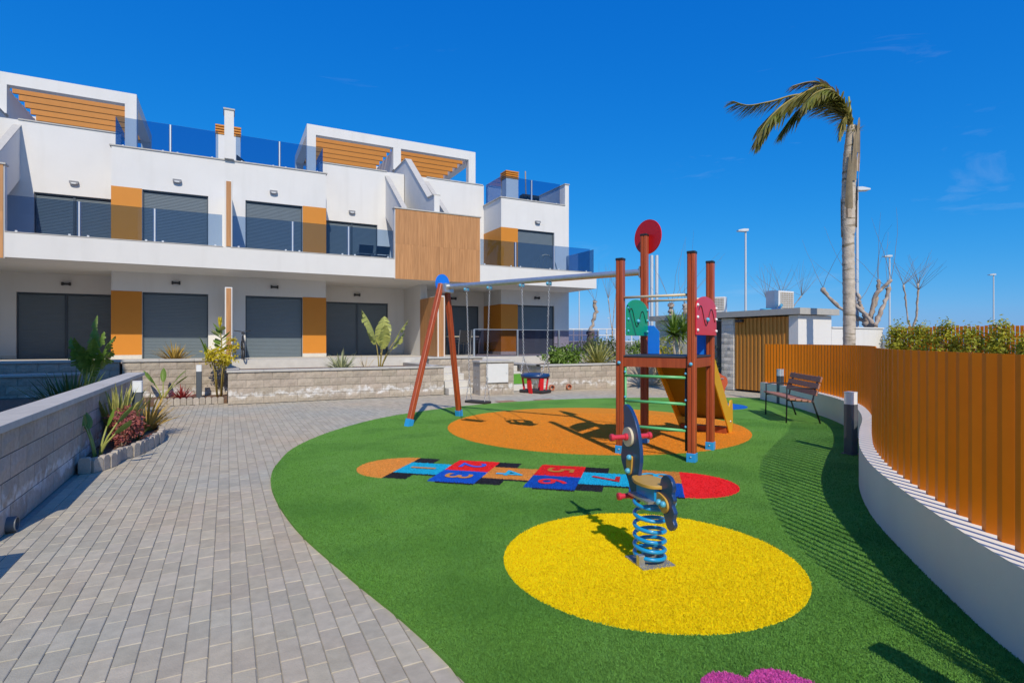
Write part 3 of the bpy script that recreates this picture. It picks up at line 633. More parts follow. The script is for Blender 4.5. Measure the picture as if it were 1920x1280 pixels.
# kerb stones of the two little flower beds
def kerb_bed(label, pts, soil_poly, zs, hk=0.17, wk=0.13):
    r = thing('flower_bed_edging', label, 'bed edging', (pts[0][0], pts[0][1], 0)); o0 = Vector((pts[0][0], pts[0][1]))
    P = resample([tuple(p) for p in pts], wk)
    for i in range(len(P) - 1):
        a, b = P[i] - o0, P[i + 1] - o0; t = (b - a).normalized(); n = Vector((-t.y, t.x)); h = hk * rng.uniform(.93, 1.07); j = rng.uniform(-.008, .008)
        hw = wk / 2 - .004; prof = [(-hw, 0), (hw, 0), (hw, h - .03), (hw - .025, h), (-hw + .025, h), (-hw, h - .03)]
        mid = (a + b) / 2 + n * j
        ob('kerb_stone', MB().prism(prof, (mid.x, mid.y, 0), (t.x, t.y, 0), (0, 0, 1), (n.x, n.y, 0), -.035, .035), M['kerb'], parent=r, bevel=0.006)
    s = sheet('soil', [(p[0] - o0.x, p[1] - o0.y) for p in soil_poly], zs, zs, M['soil'], parent=r)
    return r
e1 = [(-1.50, 7.82), (-1.34, 7.80), (-1.22, 8.12), (-1.20, 8.45), (-1.05, 8.75), (-0.95, 9.2), (-0.88, 9.75), (-0.90, 10.2), (-1.02, 10.55), (-1.25, 10.75), (-1.5, 10.8)]
kerb_bed('small kerb edged flower bed against the taupe wall', e1, [(-1.52, 7.85)] + e1[1:-1] + [(-1.52, 10.8)], 0.11)
e2 = [(-1.5, 15.12), (0.0, 15.12)]
kerb_bed('straight row of kerb stones edging the bed behind', e2, [(-2.8, 15.12), (0.0, 15.12), (0.0, 16.48), (-2.8, 16.48)], 0.10)

# ================================================================= FENCE ON CURVED WALL
fw = MB(); A_ = wall_curve; B_ = offs(wall_curve, 0.22); n = len(A_); HW = 0.45
for i in range(n): fw.v += [(A_[i].x, A_[i].y, -.05), (A_[i].x, A_[i].y, HW), (B_[i].x, B_[i].y, HW), (B_[i].x, B_[i].y, -.05)]
for i in range(n - 1):
    for k in range(3): fw.f.append((i * 4 + k, i * 4 + k + 1, i * 4 + 4 + k + 1, i * 4 + 4 + k))
fw.f.append((0, 3, 2, 1)); fw.f.append((4 * n - 4, 4 * n - 3, 4 * n - 2, 4 * n - 1))
fwo = ob('curved_wall', fw, M['render'], label='low smooth rendered wall curving along the artificial turf', cat='wall')
bm = bmesh.new(); bm.from_mesh(fwo.data); bmesh.ops.recalc_face_normals(bm, faces=bm.faces); bm.to_mesh(fwo.data); bm.free()
for p in fwo.data.polygons: p.use_smooth = True
fwo.data.set_sharp_from_angle(angle=R(40))
fr = thing('slat_fence', 'ochre metal fence of upright slats on the curved wall', 'fence', (A_[0].x, A_[0].y, HW))
F_ = offs(wall_curve, 0.14); dense = resample([tuple(p) for p in F_], 0.155)
sm = MB(); _a = R(-24); _d = Vector((math.sin(-_a), math.cos(_a))); _e = Vector((-_d.y, _d.x))
_p = [Vector((0, -.027)) + Vector((.0025, 0)), Vector((0, .027)) + Vector((.0025, 0))]
_q = Vector((-.0025, .027)); _r = Vector((-.0025, -.027))
_lip = Vector((-math.sin(R(-38)), math.cos(R(-38))))
sm.prism([tuple(_p[0]), tuple(_p[1] + Vector((0, -.002))), tuple(_p[1] + _lip * .045), tuple(_q + _lip * .045), tuple(_q), tuple(_r)], (0, 0, 0), (1, 0, 0), (0, 1, 0), (0, 0, 1), 0.0, 0.985); smesh = sm.mesh('slat'); smesh.materials.append(M['slat'])
for i, p in enumerate(dense):
    t = tang(dense, i); a = math.atan2(t.y, t.x) - math.pi / 2 + R(38)
    o = bpy.data.objects.new('slat', smesh); COL.objects.link(o); o.parent = fr; o.location = (p.x - A_[0].x, p.y - A_[0].y, 0.0); o.rotation_euler = (0, 0, a)

# ================================================================= BOLLARDS
def bollard(p, label, h=0.82, w=0.062, z0=0.0):
    r = thing('bollard_light', label, 'bollard', (p[0], p[1], z0), rz=rng.uniform(-.05, .05), group='grey bollard lights')
    def rsq(w, c): return [(w - c, -w), (w, -w + c), (w, w - c), (w - c, w), (-w + c, w), (-w, w - c), (-w, -w + c), (-w + c, -w)]
    ob('post', MB().prism(rsq(w, .012), (0, 0, 0), (1, 0, 0), (0, 1, 0), (0, 0, 1), 0, h * .80), M['bollard'], parent=r)
    ob('diffuser', MB().prism(rsq(w - .002, .012), (0, 0, 0), (1, 0, 0), (0, 1, 0), (0, 0, 1), h * .80 + .001, h * .985), M['diff'], parent=r)
    ob('cap', MB().prism(rsq(w, .012), (0, 0, 0), (1, 0, 0), (0, 1, 0), (0, 0, 1), h * .985, h), M['diff'], parent=r)
    ob('base_plate', B(-w - .02, w + .02, -w - .02, w + .02, 0.0, .008), M['bollard'], parent=r)
    return r
bollard((-1.17, 9.75), 'grey bollard light among the plum and yellow plants beside the taupe wall', z0=0.1, h=.82)
bollard((-0.62, 15.75), 'grey bollard light beside the red spiky plant', z0=0.1, h=.82)
bollard(G(1588, 853).to_2d() + Vector((0.05, -0.02)), 'dark bollard light on turf in front of the curved wall, unlit', z0=0.016)
bollard(G(1463, 757).to_2d(), 'dark bollard light behind the bench', z0=0.016)
bollard(CW(2.02, 1.75), 'dark bollard light near the yellow circle, out on the turf edge', z0=0.016)

# ================================================================= BENCH
bp = [G(1443, 768), G(1482, 793), G(1499, 773), G(1546, 795)]
bc = Vector((9.62, 6.93)); 
ax = (G(1482, 793) - G(1443, 768)).to_2d().normalized()   # along the seat, left end -> right end
ax = Vector(CW(-0.15, -1.0)).normalized(); ay = Vector((-ax.y, ax.x))    # ay towards the wall (back)
bl_, = (1.55,)
bf = G(1443, 768).to_2d(); bo = Vector((9.62, 7.0))
br = thing('park_bench', 'bench of reddish timber slats with dark iron arms under the slat fence', 'bench', (bo.x, bo.y, 0.016), rz=math.atan2(ax.y, ax.x))
for k, y in enumerate((-.20, -.095, .01, .115)):
    ob('seat_slat', B(-bl_ / 2, bl_ / 2, y - .045, y + .045, .43 - .012 * k, .465 - .012 * k), M['benchw'], parent=br, bevel=.006)
for z, y in ((.56, .215), (.68, .25), (.80, .285)):
    ob('back_slat', MB().obox((0, y, z), (1, 0, 0), (0, math.cos(.28), -math.sin(.28)), (0, math.sin(.28), math.cos(.28)), -bl_ / 2, bl_ / 2, -.016, .016, -.05, .05), M['benchw'], parent=br, bevel=.006)
for sx in (-1, 1):
    x = sx * (bl_ / 2 - .16)
    m = MB(); m.tube([(x, -.25, 0), (x, -.24, .42), (x, -.24, .62), (x, -.1, .645), (x, .22, .63)], .014, 8); m.tube([(x, .33, 0), (x, .20, .40), (x, .235, .6), (x, .31, .86)], .016, 8); m.tube([(x, -.24, .415), (x, .2, .39)], .014, 8)
    ob('leg_frame', m, M['bencha'], parent=br, smooth=True)

# ================================================================= CLIMBING TOWER
pA, pB, pC, pD = [G(*p).to_2d() for p in ((1163, 851), (1209, 832), (1297, 868), (1332, 844))]
# squared up footprint
tc_ = (pA + pB + pC + pD) / 4; ex = ((pC - pA) + (pD - pB)).normalized(); ey = Vector((-ex.y, ex.x))
hx = ((pC - pA).length + (pD - pB).length) / 4; hy = ((pB - pA).length + (pD - pC).length) / 4
tw = thing('climbing_tower', 'red timber climbing tower with yellow slide, green and red panels', 'play tower', (tc_.x, tc_.y, 0.02), rz=math.atan2(ex.y, ex.x))
pos = {'A': (-hx, -hy), 'B': (-hx, hy), 'C': (hx, -hy), 'D': (hx, hy)}
hts = {'A': 2.55, 'B': 3.02, 'C': 2.56, 'D': 2.55}
pw = 0.05
def grooved(w, c=.012, g=.009):
    return [(-w, -w + c), (-w + c, -w), (-g, -w), (-g * .5, -w + g), (g * .5, -w + g), (g, -w), (w - c, -w), (w, -w + c), (w, -g), (w - g, -g * .5), (w - g, g * .5), (w, g), (w, w - c), (w - c, w), (-w + c, w), (-w, w - c), (-w, g), (-w + g, g * .5), (-w + g, -g * .5), (-w, -g)]
for k in 'ABCD':
    x, y = pos[k]; h = hts[k]
    p = ob('post', MB().prism(grooved(pw), (x, y, 0), (1, 0, 0), (0, 1, 0), (0, 0, 1), .1, h), M['redwood'], parent=tw)
    ob('post_cap', B(x - pw - .003, x + pw + .003, y - pw - .003, y + pw + .003, h, h + .035), M['black'], parent=p, bevel=.008)
    ob('post_shoe', B(x - pw - .006, x + pw + .006, y - pw - .006, y + pw + .006, -.02, .105), M['foot'], parent=p, bevel=.006)
    for z in (.06,): ob('bolt', MB().ball((x, y - pw - .008, z), .012, 8, 5), M['steel'], parent=p, smooth=True)
    ob('bolt', MB().ball((x, y - pw - .004, 1.20), .024, 10, 6), M['bolt'], parent=p, smooth=True)
PZ = 1.27
ob('platform', B(-hx - .02, hx + .02, -hy - .02, hy + .02, PZ - .0, PZ + .03), M['deck'], parent=tw, bevel=.01)
for (a, b) in (('A', 'C'), ('B', 'D')):
    y = pos[a][1]; ob('platform_beam', B(-hx + pw + .001, hx - pw - .001, y - .022, y + .022, PZ - .12, PZ - .002), M['redwood'], parent=tw)
for (a, b) in (('A', 'B'), ('C', 'D')):
    x = pos[a][0]; ob('platform_beam', B(x - .022, x + .022, -hy + pw + .001, hy - pw - .001, PZ - .12, PZ - .002), M['redwood'], parent=tw)
# ladder rungs and poles on the front
for z in (1.03, .70, .37):
    ob('rung', MB().tube([(-hx + pw + .02, -hy - .0, z), (hx - pw - .02, -hy, z)], .019, 12), M['rung'], parent=tw, smooth=True)
for sx, m_ in ((-1, 'rung'), (1, 'black')):
    x = sx * (hx - pw - .022); ob('ladder_pole', MB().tube([(x, -hy, .12), (x, -hy, PZ - .12)], .014, 10), M[m_], parent=tw, smooth=True)
    for z in (1.03, .70, .37): ob('bolt', MB().ball((x, -hy - .02, z + .05), .017, 8, 5), M['bolt'], parent=tw, smooth=True)
# upper bars
for y, z in ((-hy, 2.06), (hy, 2.07)):
    ob('grab_bar', MB().tube([(-hx + pw, y, z), (hx - pw, y, z)], .017, 12), M['beige'], parent=tw, smooth=True)
# activity panels (left green between A and B, right red between C and D)
def arch(w, z0, z1, rise, n=14):
    return [(-w, z0), (w, z0), (w, z1 - rise)] + [(w * math.cos(a), z1 - rise + rise * math.sin(a)) for a in [math.pi * i / n for i in range(1, n)]] + [(-w, z1 - rise)]
for sx, m_, nm in ((-1, 'greenp', 'green'), (1, 'redp', 'red')):
    x = sx * (hx + (pw + .011 if sx > 0 else -pw - .012))
    xf = -1
    wp = hy + (.05 if sx > 0 else -.052)
    p = ob('activity_panel', MB().prism(arch(wp, 1.56, 2.06, .16), (x, 0, 0), (0, 1, 0), (0, 0, 1), (1, 0, 0), -.009, .009), M[m_], parent=tw, bevel=.004)
    p['label'] = nm + ' activity panel with a wavy groove'
    wave = [(x + .0115, -wp * .8 + wp * 1.6 * i / 30, 1.80 + .13 * math.sin(i / 30 * 9.5 + .6) * (1 - .25 * i / 30)) for i in range(31)]
    ob('groove', MB().tube(wave, .006, 5), M['black'], parent=p)
    ob('slider', MB().ball((x + .02, -.02, 1.76), .03, 10, 6), M['bolt'], parent=p, smooth=True)
    for yy in (-1, 1):
        for z in (1.62, 1.78, 1.93):
            ob('bolt', MB().ball((x + .012, yy * (wp - .035), z), .021, 8, 5), M['diff'] if sx > 0 else M['bolt'], parent=p, smooth=True)
# slide : starts on the back side, runs away from the ladder
SL = 1.75
prof = [(0, PZ + .02), (.20, PZ + .02), (.30, PZ - .04), (1.42, .30), (1.60, .22), (1.85, .20)]
def slide_side(up, dn):
    top = [(-.02, PZ + .26), (.18, PZ + .26), (.30, PZ + .16), (1.42, .46), (1.52, .42), (1.60, .52), (1.72, .52), (1.76, .44), (1.78, .12), (1.70, -.02)]
    bot = [(1.52, -.02), (1.40, .12), (.32, PZ - .22), (.20, PZ - .09), (-.02, PZ - .09)]
    return top + bot
sl = thing('slide', None, None); sl.parent = tw
bpy.data.objects.remove(sl)
W2 = hx - pw - .03
for sx in (-1, 1):
    o = ob('slide_side', MB().prism(slide_side(0, 0), (0, hy + .03, 0), (0, 1, 0), (0, 0, 1), (1, 0, 0), sx * W2 - .011, sx * W2 + .011), M['yel'], parent=tw, bevel=.003)
    ob('bolt', MB().ball((sx * (W2 + .012), hy + 1.6, .18), .02, 8, 5), M['steel'], parent=o, smooth=True)
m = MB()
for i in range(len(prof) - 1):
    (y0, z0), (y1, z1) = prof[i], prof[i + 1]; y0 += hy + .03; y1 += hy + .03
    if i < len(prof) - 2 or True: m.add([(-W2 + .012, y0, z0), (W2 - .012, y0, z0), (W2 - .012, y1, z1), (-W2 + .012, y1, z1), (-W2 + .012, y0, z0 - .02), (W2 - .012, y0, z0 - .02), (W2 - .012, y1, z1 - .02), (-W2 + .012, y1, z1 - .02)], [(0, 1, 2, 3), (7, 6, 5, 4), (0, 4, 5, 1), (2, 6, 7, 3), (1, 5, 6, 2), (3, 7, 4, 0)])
ob('slide_bed', m, M['olive'], parent=tw)  # whole bed darkened: shade under the slide is painted into its colour
ob('slide_foot', B(-W2 + .02, W2 - .02, hy + 1.45, hy + 1.6, -.02, .1), M['redwood'], parent=tw)
for sx in (-1, 1):
    poly = [(-.005, 1.30), (.16, 1.30), (.16, 1.62), (.08, 1.70), (-.005, 1.70)]
    x = sx * (W2 + .02)
    poly = [(0, PZ + .03), (sx * -.17, PZ + .03), (sx * -.17, 1.62), (sx * -.09, 1.71), (0, 1.71)]
    ob('entrance_panel', MB().prism(poly, (sx * (hx - pw - .002), hy, 0), (1, 0, 0), (0, 0, 1), (0, 1, 0), -.009, .009), M['bluep'], parent=tw, bevel=.003)
# red disc on the tall post (faces the swing end)
bx, by = pos['B']
dn = MB(); c = Vector((bx + .0, by + pw + .014, 2.94)); n_ = 40
vd = tc_.normalized(); vl = Vector((vd.dot(ex), vd.dot(ey))); an_ = R(-130); pl = Vector((vl.x * math.cos(an_) - vl.y * math.sin(an_), vl.x * math.sin(an_) + vl.y * math.cos(an_), 0)); pn = Vector((-pl.y, pl.x, 0))
if pn.to_2d().dot(vl) < 0: pn = -pn
ob('disc', MB().prism([(.255 * math.cos(2 * math.pi * i / n_), .255 * math.sin(2 * math.pi * i / n_)) for i in range(n_)], (bx, by, 3.02), pl, (0, 0, 1), pn, pw + .012, pw + .03), M['redd'], parent=tw)
# ================================================================= SWING FRAME
wB = tc_ + ex * pos['B'][0] + ey * pos['B'][1]
f1, f2 = G(766, 800).to_2d(), G(861, 781).to_2d()
apx = atD(836, 538, 10.36)
sw = thing('swing_set', 'swing set with galvanised beam on red timber A legs', 'swing set', (apx.x, apx.y, 0))
O = Vector((apx.x, apx.y, 0)); HB = apx.z; bend = Vector((wB.x, wB.y, HB)) - O
bd = bend.to_2d().normalized(); bdir = Vector((bd.x, bd.y, 0)); perp = Vector((-bd.y, bd.x, 0))
top = Vector((0, 0, HB)); bend2 = bend - bdir * (pw + .01)
ob('beam', MB().tube([top - bdir * .02, bend2], .048, 18), M['steel'], parent=sw, smooth='auto')
for k, f in enumerate((f1, f2)):
    ft = Vector((f.x, f.y, .02)) - O; hd = Vector((ft.x, ft.y, 0)).normalized(); tp = top + hd * .09 + Vector((0, 0, .05)) - bdir * .03; dr = (ft - tp).normalized()
    sd = bdir
    p0 = ft - dr * .10
    a = dr.cross(sd).normalized(); b = dr.cross(a).normalized()
    lg = ob('leg', MB().prism(grooved(.047), p0, a, b, dr, -(p0 - tp).length, 0), M['redwood'], parent=sw)
    ob('leg_shoe', MB().prism([(-.054, -.054), (.054, -.054), (.054, .054), (-.054, .054)], p0, a, b, dr, -.02, .12), M['foot'], parent=lg)
ob('bracket', MB().obox(top, bdir, perp, (0, 0, 1), -.05, .10, -.11, .11, -.11, .06), M['steel'], parent=sw, bevel=.008)
ob('end_disc', MB().prism([(.185 * math.cos(2 * math.pi * i / 36), .185 * math.sin(2 * math.pi * i / 36)) for i in range(36)], top + Vector((0, 0, .06)) - bdir * .085, perp, (0, 0, 1), bdir, -.012, .012), M['bluep'], parent=sw)
ob('bracket', MB().obox(Vector((bend2.x, bend2.y, HB)), bdir, perp, (0, 0, 1), -.012, .006, -.045, .045, -.085, .085), M['steel'], parent=sw)
for z in (-.05, .05): ob('bolt', MB().ball(Vector((bend2.x, bend2.y, HB + z)) - bdir * .02 - perp * .0, .018, 8, 5), M['bolt'], parent=sw, smooth=True)
def along_beam(px):     # parameter along the beam for a photo column
    best = None
    for i in range(400):
        s = bend2.length * i / 400; p = O + top + bdir * s; X, Y = p.x * CA - p.y * SA, p.x * SA + p.y * CA; d = abs(960 + FPX * X / Y - px)
        if best is None or d < best[0]: best = (d, s)
    return best[1]
hs_ = [along_beam(p) for p in (875, 918, 978, 1029)]
for s in hs_:
    h = ob('hanger', MB().obox(top + bdir * s - Vector((0, 0, .075)), bdir, perp, (0, 0, 1), -.022, .022, -.05, .05, -.03, .03), M['steel'], parent=sw)
    ob('bolt', MB().ball(top + bdir * s - Vector((0, 0, .075)) - perp * .055, .024, 8, 5), M['bolt'], parent=h, smooth=True)
    ob('bolt', MB().ball(top + bdir * s - Vector((0, 0, .075)) + bdir * .03, .02, 8, 5), M['bolt'], parent=h, smooth=True)
def chain(m, a, b, link=.045):
    a, b = Vector(a), Vector(b); d = b - a; n = max(2, int(d.length / (link * .72))); t = d.normalized(); s1 = t.orthogonal().normalized(); s2 = t.cross(s1)
    for i in range(n):
        c = a + d * ((i + .5) / n); s = s1 if i % 2 else s2; P = []
        for j in range(8):
            an = 2 * math.pi * j / 8; P.append(c + t * (math.cos(an) * link * .5) + s * (math.sin(an) * .012))
        P.append(P[0]); P.append(P[1]); m.tube(P, .0038, 4, caps=False)
def swing(lbl, cat, s0, s1, name):
    mid = O + bdir * ((s0 + s1) / 2); return thing(name, lbl, cat, (mid.x, mid.y, 0)), Vector((mid.x, mid.y, 0))
r, mo = swing('flat black swing seat on long chains', 'swing', hs_[0], hs_[1], 'flat_swing')
zs = .42; half = (hs_[1] - hs_[0]) / 2
ob('seat', MB().obox((0, 0, zs), bdir, perp, (0, 0, 1), -.235, .235, -.095, .095, -.025, .02), M['rubber'], parent=r, bevel=.012)
for sx in (-1, 1):
    m = MB(); k = bdir * (sx * half) + Vector((0, 0, HB - .105)); y = bdir * (sx * .20) + Vector((0, 0, zs + .42)); chain(m, k, y)
    for sp in (-1, 1): chain(m, y, bdir * (sx * .21) + perp * (sp * .075) + Vector((0, 0, zs + .02)))
    ob('chain', m, M['steel'], parent=r, smooth=True)
r, mo = swing('blue and red toddler bucket swing hung from chains', 'swing', hs_[2], hs_[3], 'bucket_swing')
zr = .93; half2 = (hs_[3] - hs_[2]) / 2
ringp = [bdir * (.215 * math.cos(a)) + perp * (.19 * math.sin(a)) + Vector((0, 0, zr)) for a in [2 * math.pi * i / 28 for i in range(29)]]
ob('ring', MB().tube(ringp, .04, 10, caps=False), M['navy'], parent=r, smooth=True)
ob('seat', MB().obox((0, 0, .675), bdir, perp, (0, 0, 1), -.24, .24, -.13, .13, -.03, .025), M['rubber'], parent=r, bevel=.015)
for k in range(6):
    a = math.pi * 2 * k / 6 + .5; pt = bdir * (.225 * math.cos(a)) + perp * (.18 * math.sin(a)); pb = bdir * (.19 * math.cos(a)) + perp * (.13 * math.sin(a))
    ob('support', MB().bar(pt + Vector((0, 0, zr - .03)), pb + Vector((0, 0, .64)), .07, .025, (pt.x, pt.y, 0)), M['redp'], parent=r, bevel=.006)
for sx in (-1, 1):
    m = MB(); k = bdir * (sx * half2) + Vector((0, 0, HB - .105)); y = bdir * (sx * half2 * .86) + Vector((0, 0, zr + .3)); chain(m, k, y)
    for sp in (-1, 1): chain(m, y, bdir * (sx * .2) + perp * (sp * .13) + Vector((0, 0, zr + .03)))
    ob('chain', m, M['steel'], parent=r, smooth=True)

# ================================================================= SPRING RIDER
rp_ = G(1218, 1052, .02); fwd = Vector(CW(-.30, .954)).normalized(); f3 = Vector((fwd.x, fwd.y, 0)); b3 = Vector((fwd.y, -fwd.x, 0)); u3 = Vector((0, 0, 1))   # b3 = rider's right
sr = thing('spring_rider', 'blue spring rider with gold seat and red handles on the yellow circle', 'spring rider', (rp_.x, rp_.y, .024))
ob('ground_plate', MB().obox((0, 0, 0), f3, b3, u3, -.12, .12, -.12, .12, -.006, .004), M['lampm'], parent=sr)
coil = [f3 * (.10 * math.cos(a)) + b3 * (.10 * math.sin(a)) + u3 * (.025 + .41 * (i / 150) ** 1.25) for i, a in [(i, 2 * math.pi * 6.3 * i / 150) for i in range(151)]]
ob('spring', MB().tube(coil, .0135, 10), M['spring'], parent=sr, smooth=True)
ob('clamp', MB().obox(f3 * -.05 + b3 * -.10, f3, b3, u3, -.02, .02, -.02, .025, .0, .07), M['steel'], parent=sr, bevel=.004)
ob('clamp', MB().obox(f3 * .06 + b3 * .085, f3, b3, u3, -.02, .02, -.02, .02, .0, .06), M['steel'], parent=sr, bevel=.004)
ob('top_plate', MB().obox((0, 0, .43), f3, b3, u3, -.13, .13, -.09, .09, -.008, .008), M['steel'], parent=sr)
def smoothpoly(P, n=5):
    Q = P + [P[0], P[1]]; res = []; k = len(P)
    for i in range(k):
        p0, p1, p2, p3 = P[i - 1], P[i], P[(i + 1) % k], P[(i + 2) % k]
        for j in range(n):
            t = j / n; res.append(tuple(.5 * (2 * p1[c] + (p2[c] - p0[c]) * t + (2 * p0[c] - 5 * p1[c] + 4 * p2[c] - p3[c]) * t * t + (3 * p1[c] - p0[c] - 3 * p2[c] + p3[c]) * t ** 3) for c in range(2)))
    return res
body = [(.30, 1.02), (.335, 1.0), (.325, .9), (.34, .80), (.36, .70), (.37, .62), (.33, .55), (.27, .48), (.23, .41), (.19, .36), (.15, .345), (.125, .40), (.13, .48), (.12, .56), (.10, .66), (.115, .78), (.16, .90), (.23, .985)]
bo_ = ob('body_panel', MB().prism(smoothpoly(body), (0, 0, 0), f3, u3, b3, -.014, .014), M['navy'], parent=sr, bevel=.004)
ob('disc', MB().prism([(.25 + .068 * math.cos(a), .795 + .068 * math.sin(a)) for a in [2 * math.pi * i / 30 for i in range(30)]], (0, 0, 0), f3, u3, b3, -.032, -.0145), M['cream'], parent=sr)
ob('disc', MB().prism([(.25 + .068 * math.cos(a), .795 + .068 * math.sin(a)) for a in [2 * math.pi * i / 30 for i in range(30)]], (0, 0, 0), f3, u3, b3, .0145, .032), M['cream'], parent=sr)
for s in (-1, 1):
    for (fx, z, ln) in ((.25, .795, .165), (.17, .40, .15)):
        c = f3 * fx + u3 * z
        ob('handle', MB().tube([c + b3 * (s * t) for t in (.033, .05, .055, ln - .03, ln - .026, ln - .004, ln)], [.026, .026, .018, .018, .026, .026, .018], 12), M['pinkred'], parent=sr, smooth='auto')
    ob('eye_plate', MB().prism(smoothpoly([(.20, .665), (.265, .645), (.27, .59), (.245, .53), (.215, .54), (.20, .60)]), (0, 0, 0), f3, u3, b3, s * .0145, s * .026), M['gold'], parent=sr)
    for (fx, z) in ((.215, .655), (.235, .555)): ob('bolt', MB().ball(f3 * fx + u3 * z + b3 * (s * .034), .021, 10, 6), M['bolt'], parent=sr, smooth=True)
seat = smoothpoly([(.145, .02), (.14, .05), (.10, .075), (0, .105), (-.12, .09), (-.165, .035), (-.165, -.035), (-.12, -.09), (0, -.105), (.10, -.075), (.14, -.05), (.145, -.02)])
ob('seat', MB().prism(seat, (0, 0, .535), f3, b3, u3, -.011, .011), M['gold'], parent=sr, bevel=.004)
ob('body_box', MB().obox((0, 0, .48), f3, b3, u3, -.13, .10, -.045, .045, -.045, .043), M['spring'], parent=sr, bevel=.006)
for s in (-1, 1):
    ob('tail_bracket', MB().prism(smoothpoly([(-.13, .50), (-.225, .48), (-.255, .43), (-.215, .385), (-.16, .41), (-.12, .45)]), (0, 0, 0), f3, u3, b3, s * .016, s * .03), M['gold'], parent=sr)
    for fx in (-.17, -.22): ob('bolt', MB().ball(f3 * fx + u3 * .445 + b3 * (s * .038), .021, 10, 6), M['bolt'], parent=sr, smooth=True)
tail = [(x + .045, z) for x, z in [(-.20, .585), (-.245, .625), (-.30, .62), (-.335, .575), (-.325, .52), (-.345, .49), (-.325, .45), (-.35, .41), (-.335, .365), (-.35, .33), (-.315, .29), (-.27, .30), (-.235, .36), (-.20, .43), (-.185, .50)]]
ob('tail_fin', MB().prism(smoothpoly(tail, 4), (0, 0, 0), f3, u3, b3, -.014, .014), M['navy'], parent=sr, bevel=.004)

# second, rust coloured rider further back
rr = thing('rocking_toy', 'rust red rocking toy with scalloped outline near the slatted gate', 'spring rider', (12.05, 11.05, .02), rz=math.atan2(CA * 1 + 0, 0) * 0)
xa = Vector(CW(1, 0)); x3 = Vector((xa.x, xa.y, 0)); ya = Vector(CW(.15, 1)).normalized(); y3 = Vector((ya.x, ya.y, 0))
sc_ = [(-.30, .02), (-.20, .02), (-.18, .10), (-.05, .10), (0, .04), (.10, .02), (.12, -.01), (.22, -.01), (.23, .12), (.26, .22), (.31, .32), (.30, .45), (.24, .52), (.17, .55), (.08, .62), (-.03, .66), (-.14, .63), (-.2, .56), (-.30, .52), (-.34, .42), (-.33, .32), (-.28, .25), (-.30, .15)]
for k, dy in enumerate((-.17, .17)):
    sp = ob('side_panel', MB().prism(smoothpoly(sc_, 3), (0, 0, 0), x3, u3, y3, dy - .012, dy + .012), M['rust'], parent=rr)
ob('handle', MB().tube([x3 * -.16 + u3 * .47 + y3 * -.25, x3 * -.16 + u3 * .47 + y3 * .25], .014, 8), M['steel'], parent=rr, smooth=True)
ob('seat', MB().obox((0, 0, .36), x3, y3, u3, -.10, .18, -.157, .157, -.012, .012), M['rust'], parent=rr)
ob('step_bar', MB().obox(y3 * -.2, x3, y3, u3, -.22, .10, -.01, .01, .18, .20), M['steel'], parent=rr); ob('rail', MB().obox(y3 * -.2, x3, y3, u3, -.15, .2, -.01, .01, .455, .475), M['steel'], parent=rr)

# ================================================================= APARTMENT BUILDING
FV, RV, SV = 20.65, 22.4, 18.5          # front wall, recessed wall, balcony edge
Z0, ZS0, ZS1, ZF, ZP, ZPR = 0.96, 3.66, 4.30, 4.17, 7.5, 8.42
bld = thing('apartment_building', 'white three storey terrace of flats with ochre panels, balconies and roof pergolas', 'building', (0, FV, 0))
BO = Vector((0, FV, 0))
def bo(name, mb, m, parent=None, bevel=0, **k):     # building part given in world coordinates
    mb.v = [(x, y - FV, z) for x, y, z in mb.v]
    return ob(name, mb, m, parent=parent or bld, bevel=bevel, **k)
def wall_holes(x0, x1, z0, z1, y0, y1, holes, m=None):
    """wall slab facing -y between y0 (front) and y1 with rectangular holes (x0,x1,z0,z1), one watertight mesh"""
    m = m or MB(); xs = sorted(set([x0, x1] + [h[i] for h in holes for i in (0, 1)])); zs = sorted(set([z0, z1] + [h[i] for h in holes for i in (2, 3)]))
    xs = [x for x in xs if x0 <= x <= x1]; zs = [z for z in zs if z0 <= z <= z1]
    def solid(i, k):
        if i < 0 or k < 0 or i >= len(xs) - 1 or k >= len(zs) - 1: return False
        cx, cz = (xs[i] + xs[i + 1]) / 2, (zs[k] + zs[k + 1]) / 2
        return not any(h[0] < cx < h[1] and h[2] < cz < h[3] for h in holes)
    for i in range(len(xs) - 1):
        for k in range(len(zs) - 1):
            if not solid(i, k): continue
            a, b, c, d = xs[i], xs[i + 1], zs[k], zs[k + 1]
            m.add([(a, y0, c), (b, y0, c), (b, y0, d), (a, y0, d)], [(0, 1, 2, 3)]); m.add([(a, y1, c), (b, y1, c), (b, y1, d), (a, y1, d)], [(3, 2, 1, 0)])
            if not solid(i - 1, k): m.add([(a, y0, c), (a, y0, d), (a, y1, d), (a, y1, c)], [(0, 1, 2, 3)])
            if not solid(i + 1, k): m.add([(b, y0, c), (b, y0, d), (b, y1, d), (b, y1, c)], [(3, 2, 1, 0)])
            if not solid(i, k - 1): m.add([(a, y0, c), (b, y0, c), (b, y1, c), (a, y1, c)], [(3, 2, 1, 0)])
            if not solid(i, k + 1): m.add([(a, y0, d), (b, y0, d), (b, y1, d), (a, y1, d)], [(0, 1, 2, 3)])
    return m
